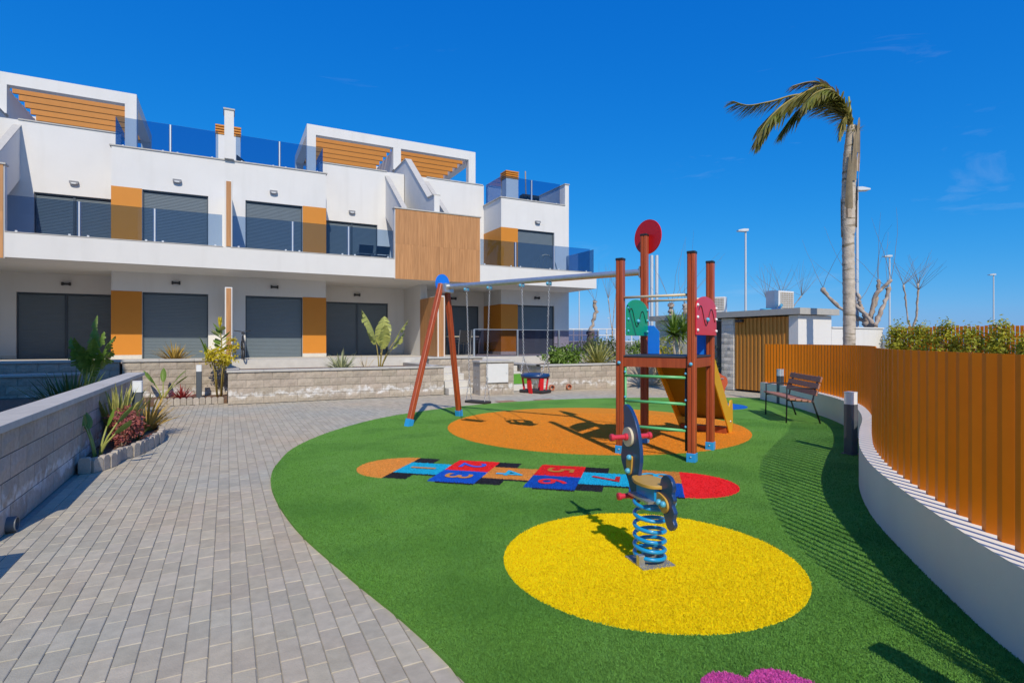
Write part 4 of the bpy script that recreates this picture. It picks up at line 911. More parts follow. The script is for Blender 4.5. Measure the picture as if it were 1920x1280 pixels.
def shutter(x0, x1, z0, z1, y, leaves=1):
    """roller shutter: frame, box and corrugated curtain"""
    fr = MB(); t = .035
    fr.box(x0, x0 + t, y - .03, y + .06, z0, z1); fr.box(x1 - t, x1, y - .03, y + .06, z0, z1); fr.box(x0 + t, x1 - t, y - .03, y + .06, z1 - .05, z1)
    if leaves == 2: c = (x0 + x1) / 2; fr.box(c - .035, c + .035, y - .031, y + .06, z0, z1 - .05)
    f = bo('shutter', fr, M['frame'])
    cu = MB(); p = .047; z = z0; spans = [(x0 + t, x1 - t)] if leaves == 1 else [(x0 + t, (x0 + x1) / 2 - .035), ((x0 + x1) / 2 + .035, x1 - t)]
    prof = []
    while z < z1 - .05:
        prof += [(y + .012, z), (y, z + .008), (y, z + p - .012), (y + .012, z + p - .006)]; z += p
    prof = [q for q in prof if q[1] <= z1 - .05]
    for a, b in spans:
        n = len(cu.v)
        for (yy, zz) in prof: cu.v += [(a, yy, zz), (b, yy, zz)]
        for i in range(len(prof) - 1): k = n + 2 * i; cu.f.append((k, k + 1, k + 3, k + 2))
    bo('shutter_curtain', cu, M['shutter'], parent=f)
    f['label'] = 'closed grey roller shutter'
def wall_lamp(x, y, z, m='lampd'):
    r = MB(); w_ = .12
    r.box(x - w_, x - w_ + .045, y - .10, y, z - .05, z + .05); r.box(x + w_ - .045, x + w_, y - .10, y, z - .05, z + .05); r.box(x - w_ + .045, x + w_ - .045, y - .08, y, z - .032, z + .032)
    bo('wall_lamp', r, M[m])
def wall_lamp2(x, y, z):
    r = MB(); n = 10; poly = [(-.12, .055), (-.12, -.01)] + [(-.12 * math.cos(math.pi * i / n), -.01 - .05 * math.sin(math.pi * i / n)) for i in range(1, n)] + [(.12, -.01), (.12, .055)]
    r.prism(poly, (x, y, z), (1, 0, 0), (0, 0, 1), (0, -1, 0), 0, .10)
    o = bo('wall_lamp', r, M['lampm']); bo('lamp_lens', MB().prism([(-.08, -.005), (.08, -.005), (.05, -.035), (-.05, -.035)], (x, y, z), (1, 0, 0), (0, 0, 1), (0, -1, 0), .1, .105), M['diff'], parent=o)
def glass_run(x0, x1, y, z0, z1, posts, g='glass', postm='postm', side=None):
    xs = [x0] + sorted(posts) + [x1]
    for i in range(len(xs) - 1):
        a, b = xs[i] + (.02 if i else 0), xs[i + 1] - (.02 if i < len(xs) - 2 else 0)
        bo('glass_panel', B(a, b, y - .006, y + .006, z0, z1), M[g])
        for q_ in (a + .18, b - .18):
            if b - a > .6: bo('glass_clamp', B(q_ - .025, q_ + .025, y - .022, y + .022, z0 - .02, z0 + .045), M['postm'])
    for p in posts: bo('glass_post', B(p - .04, p + .04, y + .008, y + .05, z0 - .02, z1 + .0), M[postm])
def plank_wall(x0, x1, y, z0, z1, rows, pw_=.155, parent=None):
    n = max(1, round((x1 - x0) / pw_)); wv = (x1 - x0) / n; rz = (z1 - z0) / rows
    for k in range(rows):
        for i in range(n):
            off = rng.uniform(0, .0025)
            bo('plank', B(x0 + i * wv + .0012, x0 + (i + 1) * wv - .0012, y - .02 - off, y, z0 + k * rz + .001, z0 + (k + 1) * rz - .001), M['clad'], parent=parent)
def half_unit(org, sg, first=False, end=False, skip=False):
    def X(d): return org + sg * d
    def bx(d0, d1, y0, y1, z0, z1): return MB().box(X(d0), X(d1), y0, y1, z0, z1)
    def span(d0, d1): return min(X(d0), X(d1)), max(X(d0), X(d1))
    # front wall, side return, recessed wall
    a, b = span(0.0, 3.15); H = [(*span(.55, 2.36), Z0 - .01, 3.05), (*span(.55, 2.36), ZF, 6.26)]
    bo('front_wall', wall_holes(a, b, Z0, ZP, FV, FV + .25, H), M['white'])
    bo('return_wall', bx(2.93, 3.149, FV + .251, RV + .02, Z0, ZP - .001), M['white'])
    a, b = span(3.151, 6.52); H = [(*span(3.4, 5.85), Z0 - .01, 3.05), (*span(3.4, 5.42), ZF, 6.22)]
    bo('recess_wall', wall_holes(a, b, Z0, ZPR, RV, RV + .25, H), M['white'])
    # shutters
    shutter(*span(.55, 2.36), Z0, 3.05, FV + .10); shutter(*span(.55, 2.36), ZF, 6.26, FV + .10)
    shutter(*span(3.4, 5.85), Z0, 3.05, RV + .10, 2); shutter(*span(3.4, 5.42), ZF, 6.22, RV + .10, 2)
    # ochre panels wrap the corner
    for z0, z1 in ((Z0 + .12, 3.06), (ZF, 6.27)):
        bo('ochre_panel', bx(2.365, 3.158, FV - .008, FV - .0005, z0, z1), M['orange']); bo('ochre_panel', bx(3.1505, 3.158, FV, RV - .001, z0, z1), M['orange'])
    bo('plinth', bx(2.365, 3.165, FV - .014, FV - .001, Z0, Z0 + .12), M['conc']); bo('plinth', bx(3.15, 3.165, FV, RV - .03, Z0, Z0 + .12), M['conc'])
    bo('plinth', bx(.02, .55, FV - .014, FV - .001, Z0, Z0 + .10), M['conc']); bo('plinth', bx(5.86, 6.52, RV - .014, RV - .001, Z0, Z0 + .10), M['conc'])
    # lamps
    wall_lamp(X(1.45), FV, 3.37); wall_lamp(X(4.6), RV, 3.35); wall_lamp2(X(1.42), FV, 6.62); wall_lamp2(X(4.4), RV, 6.62)
    # parapet cappings and roof glass
    bo('parapet_cap', bx(0.0, 3.2, FV - .03, FV + .28, ZP + .001, ZP + .04), M['cap']); bo('parapet_cap', bx(3.201, 5.8, RV - .03, RV + .28, ZPR + .001, ZPR + .04), M['cap'])
    bo('parapet_cap', bx(2.9, 3.2, FV + .281, RV - .03, ZP + .001, ZP + .04), M['cap'])
    s0, s1 = span(.26 if first else .2, 3.05); glass_run(s0, s1, FV + .12, ZP + .05, ZP + .95, [X(1.62)])
    bo('glass_panel', bx(3.052, 3.064, FV + .12, RV - .03, ZP + .05, ZP + .95), M['glass'])
    # balcony slab, floor and glass
    dend = 5.06
    bo('balcony_slab', bx(0, 6.649, SV + .25, RV + .2, ZS0, ZF), M['white']); bo('balcony_front', bx(0, dend - .002, SV, SV + .249, ZS0, ZS1), M['white'])
    bo('balcony_cap', bx(.1, dend - .003, SV - .012, SV + .26, ZS1 + .0005, ZS1 + .022), M['cap'])
    s0, s1 = span(.13, dend - .03); glass_run(s0, s1, SV + .09, ZS1 + .03, ZS1 + .97, [X(1.83), X(3.55)])
    # timber clad block in front of the stairs
    bo('stair_block', bx(dend, 6.649, SV, SV + .2, ZS0 - .03, 6.02), M['white'])
    bo('block_cap', bx(dend - .03, 6.649, SV - .045, SV + .23, 6.021, 6.06), M['cap'])
    a, b = span(dend + .02, 6.648); plank_wall(a, b, SV - .001, ZS0 - .03, 6.02, 2)
    # stair flight with sloping parapet
    sx = X(5.81)
    def tl(v): return 8.42 - .745 * (22.65 - v)
    def bl2(v): return 6.74 - .68 * (22.65 - v)
    va, vb = SV + .21, RV - .001
    poly = [(va, tl(va)), (vb, tl(vb)), (vb, bl2(vb)), (va, bl2(va))]
    bo('stair_parapet', MB().prism(poly, (X(5.75), 0, 0), (0, 1, 0), (0, 0, 1), (sg, 0, 0), 0, .14), M['white'])
    bo('stair_cap', MB().prism([(va, tl(va) + .001), (vb, tl(vb) + .001), (vb, tl(vb) + .04), (va, tl(va) + .04)], (X(5.72), 0, 0), (0, 1, 0), (0, 0, 1), (sg, 0, 0), 0, .20), M['cap'])
    m = MB()
    for i in range(17): y = 19.0 + i * .24; m.box(X(5.895), X(6.54), y, y + .241, 4.05 + i * .185, 4.24 + i * .185 + .0)
    bo('stair_flight', m, M['conc'])
    # pergola : frame, side beam, slats
    PV, PB = 23.9, 28.4
    bo('pergola_post', bx(2.9, 3.25, PV, PV + .3, 7.4, 10.0), M['white']); bo('pergola_beam_front', bx(2.9, 6.649, PV, PV + .3, 10.0005, 10.40), M['white'])
    bo('pergola_beam_side', bx(2.9, 3.25, PV + .301, PB, 10.0005, 10.40), M['white']); bo('pergola_beam_back', bx(3.251, 6.649, PB - .3, PB, 10.0005, 10.40), M['white'])
    bo('pergola_post', bx(2.9, 3.25, PB - .3, PB - .001, 7.4, 10.0), M['white'])
    for i in range(6):
        y = 24.72 + i * .66; bo('pergola_slat', bx(3.252, 6.545, y - .05, y + .05, 10.02, 10.30), M['beam'])
    return X
mods = [(0, 1, True), (0, -1, True), (13.3, -1, False), (-13.3, 1, False)]
for k, (o_, s_, f_) in enumerate(mods): half_unit(o_, s_, f_, k == 2)
# shared cross walls at the stair axes
for cx in (6.65, -6.65):
    poly = [(28.4, 9.0), (22.25, 9.0), (19.41, 6.75), (18.72, 6.70), (18.72, 4.18), (28.4, 4.18)]
    bo('stair_wall', MB().prism(poly, (cx - .10, 0, 0), (0, 1, 0), (0, 0, 1), (1, 0, 0), 0, .20), M['white'])
    bo('stair_wall_cap', MB().prism([(24.2, 9.001), (22.25, 9.001), (19.41, 6.751), (18.72, 6.701), (18.72, 6.74), (19.40, 6.79), (22.24, 9.04), (24.2, 9.04)], (cx - .13, 0, 0), (0, 1, 0), (0, 0, 1), (1, 0, 0), 0, .26), M['cap'])
    bo('pergola_post', B(cx - .17, cx + .17, 23.9, 24.2, 9.05, 10.0), M['white'])
    bo('pergola_wall', B(cx - .1, cx + .1, 24.201, 28.09, 9.001, 9.999), M['white'])
    bo('party_wall', B(cx - .14, cx + .14, 20.2, RV - .001, Z0, ZS0 - .001), M['white'])
    fin = bo('garden_screen', B(cx - .13, cx + .13, 18.28, 20.199, Z0, 3.10), M['white'])
    plank_wall(cx - .09, cx + .09, 18.279, Z0 + .02, 3.06, 1, .09, parent=fin)
    for sx in (-1, 1):
        n = 10; wv = 1.9 / n
        for i in range(n):
            y = 18.29 + i * wv; bo('plank', B(cx + sx * .1305, cx + sx * .15, y + .002, y + wv - .002, Z0 + .02, 3.08), M['clad'], parent=fin)
# dividing fins at the party line
for z0, z1, v0 in ((Z0, 3.10, 18.3), (ZS1, 6.30, SV + .01)):
    f = bo('party_fin', B(-.06, .14, v0, FV - .001, z0, z1), M['white'], bevel=.01); plank_wall(-.025, .105, v0 - .001, z0 + .03, z1 - .03, 1, .13, parent=f)
bo('roof_pillar', B(-.08, .2, FV - .13, FV + .45, ZP + .05, 9.15), M['white']); bo('pillar_cap', B(-.11, .23, FV - .16, FV + .48, 9.151, 9.2), M['cap'])
# end walls and roof
bo('end_wall', B(13.3, 13.5, FV, 31, Z0 - .3, 8.44), M['white']); bo('end_wall_cap', B(13.27, 13.53, FV - .03, 31, 8.441, 8.48), M['cap'])
bo('end_front', B(13.30, 13.44, SV, FV - .001, ZS0, ZS1), M['white'])
bo('glass_panel', B(13.36, 13.372, SV + .1, FV - .01, ZS1 + .03, ZS1 + .97), M['glass'])
bo('end_wall', B(-13.5, -13.3, FV, 31, Z0 - .3, 8.44), M['white'])
bo('roof_slab', B(-13.29, 13.29, RV + .26, 30.79, 7.15, 7.38), M['cap'])
for a_, b_ in ((-13.29, -10.35), (-2.92, 2.92), (10.35, 13.29)): bo('roof_slab', B(a_, b_, FV + .26, RV + .259, 7.15, 7.38), M['cap'])
bo('back_wall', B(-13.29, 13.29, 30.8, 31, 0, 7.14), M['white'])
bo('floor_slab', B(-13.29, 13.29, RV + .26, 30.79, ZS0, ZF), M['conc'])
# chimneys with louvred caps
for cx, w_ in ((.04, .42), (12.3, .33)):
    c = bo('chimney', B(cx - w_, cx + w_, 23.8, 24.4, 7.381, 9.38), M['white'])
    for k in range(4): bo('louvre', B(cx - w_ - .02, cx + w_ + .02, 23.78, 24.42, 9.40 + k * .10, 9.46 + k * .10), M['orange'], parent=c)
    bo('flue', B(cx - w_ + .08, cx + w_ - .08, 23.88, 24.32, 9.381, 9.79), M['lampd'], parent=c)
# terrace
ter = ob('terrace', B(-13.3, 13.5, 18.0, RV + .2, -.05, Z0 - .002), M['conc'], kind='structure')
for i in range(-26, 27):
    x = i * .5
    ob('terrace_tile', B(x + .003, x + .497, 17.985, 18.5, Z0 - .0015, Z0 + .0), M['cap'], parent=ter) if False else None
# lower glass balustrade on the right terrace
bal = thing('glass_balustrade', 'smoked glass balustrade along the ground floor terrace', 'balustrade', (7.8, 18.0, Z0))
bps = [7.8, 9.55, 11.35, 13.2]
for i in range(4):
    ob('post', B(bps[i] - 7.8 - .03, bps[i] - 7.8 + .03, .04, .10, -.05, .97), M['steel'], parent=bal)
    if i < 3: ob('glass_panel', B(bps[i] - 7.8 + .034, bps[i + 1] - 7.8 - .034, .064, .076, .03, .96), M['glass_v'], parent=bal)
ob('rail', B(0, 5.4, .055, .085, .961, .985), M['steel'], parent=bal)

# ---------------------------------------------------------------- small furniture on the flats
def chair(p, rz, label, seat=.45, m='sail', group=None):
    r = thing('garden_chair', label, 'chair', p, rz=rz, group=group)
    ob('seat', B(-.23, .23, -.22, .22, seat - .015, seat + .015), M[m], parent=r)
    ob('backrest', MB().obox((0, .22, seat + .05), (1, 0, 0), (0, .97, -.25), (0, .25, .97), -.23, .23, -.012, .012, 0, .48), M[m], parent=r)
    for sx in (-1, 1):
        ob('leg', MB().tube([(sx * .24, -.22, 0), (sx * .24, -.2, .62), (sx * .24, .18, .64)], .013, 6), M['lampm'], parent=r)
        ob('leg', MB().tube([(sx * .24, .2, 0), (sx * .24, .22, .45), (sx * .24, .36, .98)], .013, 6), M['lampm'], parent=r)
    return r
c1_ = chair((4.15, 18.95, ZF), math.pi, 'dark textile balcony chair beside its twin behind blue glass', group='balcony chairs'); c2_ = chair((4.72, 18.95, ZF), math.pi, 'dark textile balcony chair nearer the timber cladding', group='balcony chairs')
for c_ in (c1_, c2_): c_.scale = (.95, .8, .58)
def lounger(p, rz, label):
    r = thing('sun_lounger', label, 'sun lounger', p, rz=rz)
    ob('frame', MB().tube([(-.3, -.9, .3), (-.3, .3, .3), (.3, .3, .3), (.3, -.9, .3)], .018, 6), M['lampm'], parent=r); ob('bed', B(-.29, .29, -.9, .25, .305, .32), M['sail'], parent=r)
    ob('backrest', MB().obox((0, .25, .32), (1, 0, 0), (0, .6, -.8), (0, .8, .6), -.29, .29, -.01, .01, 0, .75), M['sail'], parent=r)
    for x in (-.3, .3):
        for y in (-.7, .2): ob('leg', MB().tube([(x, y, 0), (x, y, .3)], .016, 6), M['lampm'], parent=r)
lounger((1.15, 22.3, 7.385), R(90), 'sun lounger with raised back on the roof terrace behind glass')
# roof planter box with a sapling
r = thing('roof_planter', 'dark planter box with a thin sapling on the roof terrace', 'planter', (12.0, 21.6, 7.385))
ob('box', MB().prism([(-.42, -.2), (.42, -.2), (.38, .2), (-.38, .2)], (0, 0, 0), (1, 0, 0), (0, 1, 0), (0, 0, 1), 0, .62), M['lampd'], parent=r); ob('stem', MB().tube([(-.15, 0, .6), (-.17, .02, 1.7)], .03, 6), M['bark'], parent=r)
# wire chair on the end balcony
r = thing('wire_chair', 'round wire basket chair behind the end balcony glass', 'chair', (11.35, 19.0, ZF))
for k in range(7):
    a = R(-75 + 25 * k); ob('wire', MB().tube([(.45 * math.sin(a) * math.cos(t), -.1 + .3 * math.sin(t * 2) * .3, .15 + .62 * math.sin(t)) for t in [math.pi * i / 10 * .5 for i in range(11)]], .008, 5), M['beige'], parent=r)
ob('rim', MB().tube([(.5 * math.cos(a), 0, .12 + .68 * math.sin(a)) for a in [math.pi * i / 16 for i in range(17)]], .014, 6), M['beige'], parent=r)
# table and chairs on the ground floor terrace
r = thing('terrace_table', 'pale topped table in front of the dark shutter', 'table', (8.35, 20.6, Z0))
ob('tabletop', B(-.6, .6, -.4, .4, .72, .75), M['cream'], parent=r)
for x in (-.5, .5):
    for y in (-.32, .32): ob('leg', MB().tube([(x, y, 0), (x, y, .72)], .018, 6), M['lampd'], parent=r)
chair((8.15, 20.0, Z0), math.pi, 'black garden chair pushed under the terrace table', m='lampd'); chair((8.9, 20.9, Z0), -1.3, 'black garden chair at the end of the terrace table', m='lampd')

# bicycle leaning by the party screen
r = thing('bicycle', 'dark bicycle with cabled handlebar leaning by the timber post', 'bicycle', (.42, 18.4, Z0), rz=R(92)); r.scale = (.85, .85, .85)
for x in (-.5, .5):
    wv_ = ob('wheel', MB().tube([(x + .33 * math.cos(a), 0, .34 + .33 * math.sin(a)) for a in [2 * math.pi * i / 28 for i in range(29)]], .02, 6, caps=False), M['black'], parent=r, smooth=True)
    sp = MB()
    for k in range(8): a = math.pi * k / 8; sp.tube([(x + .32 * math.cos(a), 0, .34 + .32 * math.sin(a)), (x - .32 * math.cos(a), 0, .34 - .32 * math.sin(a))], .002, 3)
    ob('spokes', sp, M['steel'], parent=wv_)
fm_ = MB(); P = {'bb': (-.08, 0, .30), 'seat': (-.2, 0, .85), 'head': (.33, 0, .82), 'hb': (.37, 0, .70), 'r': (-.5, 0, .34), 'f': (.5, 0, .34)}
for a, b in (('bb', 'seat'), ('bb', 'hb'), ('seat', 'head'), ('r', 'bb'), ('r', 'seat'), ('hb', 'f'), ('head', 'hb')): fm_.tube([P[a], P[b]], .016, 6)
ob('frame', fm_, M['lampd'], parent=r); ob('saddle', MB().ball((-.22, 0, .92), .12, 8, 5, (1, .6, .3)), M['black'], parent=r, smooth=True)
ob('handlebar', MB().tube([(.25, -.27, 1.02), (.33, -.1, 1.0), (.31, 0, .98), (.33, .1, 1.0), (.25, .27, 1.02)], .014, 6), M['black'], parent=r, smooth=True)

# ================================================================= GATE HOUSE on the right
GU, GV = 13.8, 9.77
gh = thing('gate_house', 'low white utility building with flat roof and ochre slatted gates', 'building', (GU, GV, 0)); GO = Vector((GU, GV, 0))
def go(name, mb, m, parent=None, **k):
    mb.v = [(x - GU, y - GV, z) for x, y, z in mb.v]; return ob(name, mb, m, parent=parent or gh, **k)
def gloc(x, y, z): return (x - GU, y - GV, z)
go('front_wall', B(GU, 15.25, GV, GV + .2, 0, 2.22), M['white']); go('corner_wall', B(GU, GU + .2, GV + .201, 10.05, 0, 2.22), M['white'])
go('roof', B(GU - .12, 15.4, GV - .14, 15.6, 2.24, 2.41), M['roofc']); go('back_wall', B(GU + .02, GU + .2, 12.75, 15.4, 0, 2.22), M['white']); go('side_wall', B(15.05, 15.249, GV + .201, 15.5, 0, 2.22), M['white'])
pst = go('stone_pillar', B(GU + .03, GU + .45, 11.93, 12.40, 0, 2.22), M['mortar'])
for c in range(11):
    z = c * .2 + .01
    for (u0, v0, rz, ln) in ((GU + .03, 12.165, -math.pi / 2, .47), (GU + .24, 11.93, 0, .42)):
        o = bpy.data.objects.new('block', block_mesh(ln, .2, 'blockw', c % 4)); COL.objects.link(o); o.parent = pst; o.location = gloc(u0, v0, z); o.rotation_euler = (0, 0, rz)
ob_g = []
for k, (v0, v1) in enumerate(((10.06, 10.96), (10.98, 11.91))):
    g_ = go('gate', MB().box(GU + .06, GU + .09, v0, v0 + .05, .05, 2.2).box(GU + .06, GU + .09, v1 - .05, v1, .05, 2.2).box(GU + .06, GU + .09, v0 + .05, v1 - .05, .05, .1).box(GU + .06, GU + .09, v0 + .05, v1 - .05, 2.13, 2.2), M['gates'])
    n = 14; wv = (v1 - v0) / n
    for i in range(n): go('gate_slat', B(GU + .015 + (.02 if i % 2 else 0), GU + .058, v0 + i * wv + .006, v0 + (i + 1) * wv - .006, .06, 2.19), M['gates'], parent=g_)
go('gate_lamp', B(GU - .09, GU + .0, 11.55, 11.8, 2.08, 2.16), M['lampd'])
lw = thing('boundary_wall', 'low white rendered boundary wall behind the palm', 'wall', (15.26, GV, 0)); ob('wall', B(0, 2.5, 0, .2, 0, 1.88), M['white'], parent=lw); ob('coping', B(-.0, 2.53, -.03, .23, 1.881, 1.92), M['white'], parent=lw)
def ac_unit(p, label, rz=0, s=1.0):
    r = thing('air_conditioner', label, 'air conditioner', p, rz=rz)
    ob('case', B(-.42 * s, .42 * s, -.16, .16, .04, .6 * s), M['acw'], parent=r, bevel=.015)
    gr = ob('grille', B(-.18 * s, .38 * s, -.168, -.161, .1, .55 * s), M['acg'], parent=r)
    for k in range(7): ob('grille_bar', B(-.18 * s, .38 * s, -.176, -.169, .13 + k * .06 * s, .145 + k * .06 * s), M['acw'], parent=gr)
    for k in range(6): ob('grille_bar', B(-.16 * s + k * .1 * s, -.15 * s + k * .1 * s, -.176, -.169, .1, .55 * s), M['acw'], parent=gr)
    for x in (-.3, .3): ob('foot', B(x - .04, x + .04, -.18, .18, 0, .04), M['lampd'], parent=r)
ac_unit((15.1, 11.3, 2.411), 'white air conditioner with beige grille on the flat roof edge', 0, 1.05); ac_unit((14.25, 13.1, 2.411), 'white air conditioner partly behind the red panel post', R(-60), .9)
ob('roof_hose', MB().tube([(14.5, 11.5, 2.45), (14.3, 11.2, 2.44), (14.6, 11.0, 2.44), (14.9, 11.1, 2.6)], .05, 8), M['bolt'], label='blue pipe lying on the flat roof beside the air conditioner', cat='pipe', smooth=True)

# ================================================================= STREET LAMPS
def lamp(px, py, Ht, label, arm=-1):
    D = (Ht - CAMH) * FPX / (640 - py); p = atD(px, 640, D)
    r = thing('street_lamp', label, 'street lamp', (p.x, p.y, -.06)); sx = Vector(CW(arm, 0))
    ob('pole', MB().tube([(0, 0, 0), (0, 0, Ht * .6), (0, 0, Ht)], [.065, .055, .045], 12), M['lampp'], parent=r, smooth='auto'); ob('base_plate', B(-.18, .18, -.18, .18, 0, .03), M['lampp'], parent=r)
    a = Vector((sx.x, sx.y, 0)).normalized(); b = Vector((-a.y, a.x, 0))
    ob('lamp_head', MB().prism([(-.10, 0), (.06, -.02), (.40, .0), (.40, .05), (.12, .11), (-.10, .10)], (0, 0, Ht - .06), a, (0, 0, 1), b, -.13, .13), M['lampp'], parent=r)
lamp(1398, 429, 7.0, 'slim grey street lamp rising behind the gate house'); lamp(1668, 478, 7.0, 'slim grey street lamp beyond the pollarded trees'); lamp(1863, 513, 7.0, 'slim grey street lamp beyond the clipped hedge')
lamp(1607, 351, 7.0, 'tall grey street lamp just behind the palm trunk', 1); lamp(1086, 530, 7.0, 'pale street lamp seen past the corner of the flats'); lamp(1142, 595, 7.0, 'tiny far street lamp left of the tower')
p = atD(1222, 640, 24); r = thing('flag_mast', 'pale twin mast standing behind the tall red post', 'mast', (p.x, p.y, -.06))
for k, dx in enumerate((0, .22)):
    q_ = Vector(CW(dx, 0)); ob('pole', MB().tube([(q_.x, q_.y, 0), (q_.x, q_.y, 5.3)], .07, 10), M['lampp'], parent=r, smooth='auto')
# neighbouring wing of the same complex, out of view to the left
nb = thing('neighbour_building', 'white flats across the path, shading the left garden', 'building', (-12, 6, 0))
ob('wall', B(-6, 7.55, -6.0, 2.0, 0, 9.0), M['white'], parent=nb); ob('roof', B(-6.1, 7.62, -6.1, 2.1, 9.001, 9.25), M['cap'], parent=nb)
for k in range(3):
    for i in range(4): ob('shutter', B(-4.5 + i * 3.0, -2.9 + i * 3.0, 2.001, 2.03, .9 + 2.9 * k, 3.0 + 2.9 * k), M['shutter'], parent=nb)

# ================================================================= PLANTS
def blade(m, base, az, L_, w, lean, droop, seg=6, fold=0.25, twist=0.0):
    """strap leaf: starts upright-ish (lean from vertical) and bends over by droop (radians)"""
    p = Vector(base); h = Vector((math.cos(az), math.sin(az), 0)); side = Vector((-h.y, h.x, 0)); th = lean; n0 = len(m.v); st = L_ / seg
    for i in range(seg + 1):
        t = i / seg; wd = w * (0.55 + 1.3 * t * (1 - t) * 1.4) * (1 - t ** 3) + .0006
        d = h * math.sin(th) + Vector((0, 0, 1)) * math.cos(th); nrm = side.cross(d)
        s_ = side * math.cos(twist * t) + nrm * math.sin(twist * t)
        m.v += [tuple(p - s_ * wd / 2 + nrm * (fold * wd * .5)), tuple(p), tuple(p + s_ * wd / 2 + nrm * (fold * wd * .5))]
        p = p + d * st; th += droop / seg * (0.4 + 1.2 * t)
    for i in range(seg):
        a = n0 + i * 3; m.f += [(a, a + 1, a + 4, a + 3), (a + 1, a + 2, a + 5, a + 4)]
def tuft(name, label, loc, n, L_, w, mk, seed, spread=1.1, droop=.9, cat='plant', group=None, r0=.06):
    g = random.Random(seed); m = MB()
    for i in range(n):
        az = g.uniform(0, 6.283); ln = g.uniform(0, 1) ** .7 * spread; rr_ = g.uniform(0, r0)
        blade(m, (math.cos(az) * rr_, math.sin(az) * rr_, 0), az + g.uniform(-.3, .3), L_ * g.uniform(.6, 1.1), w * g.uniform(.7, 1.2), ln, droop * g.uniform(.3, 1.3), 6, .3, g.uniform(-.5, .5))
    r = thing(name, label, cat, loc, group=group); f = ob('foliage', m, M[mk], parent=r, smooth=True, kind='stuff'); return r
def paddle(m, base, tip_dir, L_, w, az, lean, seg=8, droop=.5, tear=0, g=rng):
    p = Vector(base); h = Vector((math.cos(az), math.sin(az), 0)); side = Vector((-h.y, h.x, 0)); th = lean; st = L_ / seg; rows = []
    for i in range(seg + 1):
        t = i / seg; wd = w * math.sin(math.pi * min(1, t * .93 + .06)) ** .65; d = h * math.sin(th) + Vector((0, 0, 1)) * math.cos(th); nrm = side.cross(d); cup = .35
        rows.append((p.copy(), side, nrm, wd, d)); p = p + d * st; th += droop / seg
    for sg_ in (-1, 1):
        for i in range(seg):
            (p0, s0, n0, w0, d0), (p1, s1, n1, w1, d1) = rows[i], rows[i + 1]; gap = g.uniform(0, .25) * tear; j = g.uniform(-.15, .25) * tear
            q0 = p0 + s0 * sg_ * w0 / 2 + n0 * (w0 * (.18 + j)); q1 = p1 + s1 * sg_ * w1 / 2 * (1 - gap * .3) + n1 * (w1 * (.18 + j)) - d1 * st * gap
            mid0, mid1 = (p0 + q0) / 2 + n0 * -.0 * w0, (p1 + q1) / 2; k = len(m.v)
            m.v += [tuple(x) for x in (p0, mid0 - n0 * w0 * .03, q0, p1, mid1 - n1 * w1 * .03, q1)]
            F = [(k, k + 1, k + 4, k + 3), (k + 1, k + 2, k + 5, k + 4)]; m.f += F if sg_ > 0 else [f[::-1] for f in F]
def strelitzia(label, loc, leaves, mk='leafg', seed=1, tear=1.0, name='bird_of_paradise', stem_r=.022):
    """leaves: (azimuth, stalk length, stalk lean, blade length, blade width)"""
    g = random.Random(seed); r = thing(name, label, 'plant', loc)
    for (az, sl, le, bl, bw) in leaves:
        h = Vector((math.cos(az), math.sin(az), 0)); b0 = h * .03
        pts = [b0 + h * (math.sin(le) * sl * t * (t * .6 + .4)) + Vector((0, 0, sl * t * math.cos(le * t * .5))) for t in (0, .3, .6, 1)]
        m = MB(); m.tube(pts, [stem_r, stem_r * .8, stem_r * .6, stem_r * .45], 7)
        lf = ob('leaf_stalk', m, M['stalk'] if mk != 'leafg' else M['leafy'], parent=r, smooth=True)
        m = MB(); paddle(m, pts[-1], None, bl, bw, az, le * .9 + .05, 9, g.uniform(.2, .6), tear, g); ob('leaf', m, M[mk], parent=lf)
    return r
def leaf_cloud(m, c, rad, n, size, g, clump=0.35, shell=.55, flat=False):
    cl = []
    for i in range(max(6, n // 28)):
        d = Vector((g.gauss(0, 1), g.gauss(0, 1), g.gauss(0, 1))).normalized() * g.uniform(shell, 1.0); cl.append(Vector((d.x * rad[0], d.y * rad[1], d.z * rad[2])))
    for i in range(n):
        b = g.choice(cl); p = Vector(c) + b + Vector((g.gauss(0, clump) * rad[0] * .5, g.gauss(0, clump) * rad[1] * .5, g.gauss(0, clump) * rad[2] * .5))
        nrm = (b.normalized() * .8 + Vector((g.gauss(0, .6), g.gauss(0, .6), g.gauss(.3, .6)))).normalized(); t = nrm.orthogonal().normalized(); q_ = Matrix.Rotation(g.uniform(0, 6.28), 3, nrm); t = q_ @ t; s_ = nrm.cross(t); L_ = size * g.uniform(.6, 1.35); W_ = L_ * .42; k = len(m.v)
        m.v += [tuple(p), tuple(p + t * L_ * .5 + s_ * W_ * .5 + nrm * L_ * .08), tuple(p + t * L_), tuple(p + t * L_ * .5 - s_ * W_ * .5 + nrm * L_ * .08)]; m.f.append((k, k + 1, k + 2, k + 3))
def shrub(name, label, loc, rad, n, size, mk, seed, zc=None, stems=4, cat='shrub', group=None, stem_m='twig'):
    g = random.Random(seed); r = thing(name, label, cat, loc, group=group); m = MB(); zc = zc if zc is not None else rad[2]
    leaf_cloud(m, (0, 0, zc), rad, n, size, g); ob('foliage', m, M[mk], parent=r, kind='stuff')
    s_ = MB()
    for k in range(stems):
        a = g.uniform(0, 6.28); e = Vector((math.cos(a) * rad[0] * .5, math.sin(a) * rad[1] * .5, zc + rad[2] * .3)); s_.tube([(g.uniform(-.03, .03), g.uniform(-.03, .03), 0), e * .5 + Vector((g.uniform(-.03, .03), 0, 0)), e], [.014, .01, .005], 5)
    ob('stem', s_, M[stem_m], parent=r); return r
LFT = math.atan2(-SA * -1, -CA)      # azimuth that points to the left of the picture
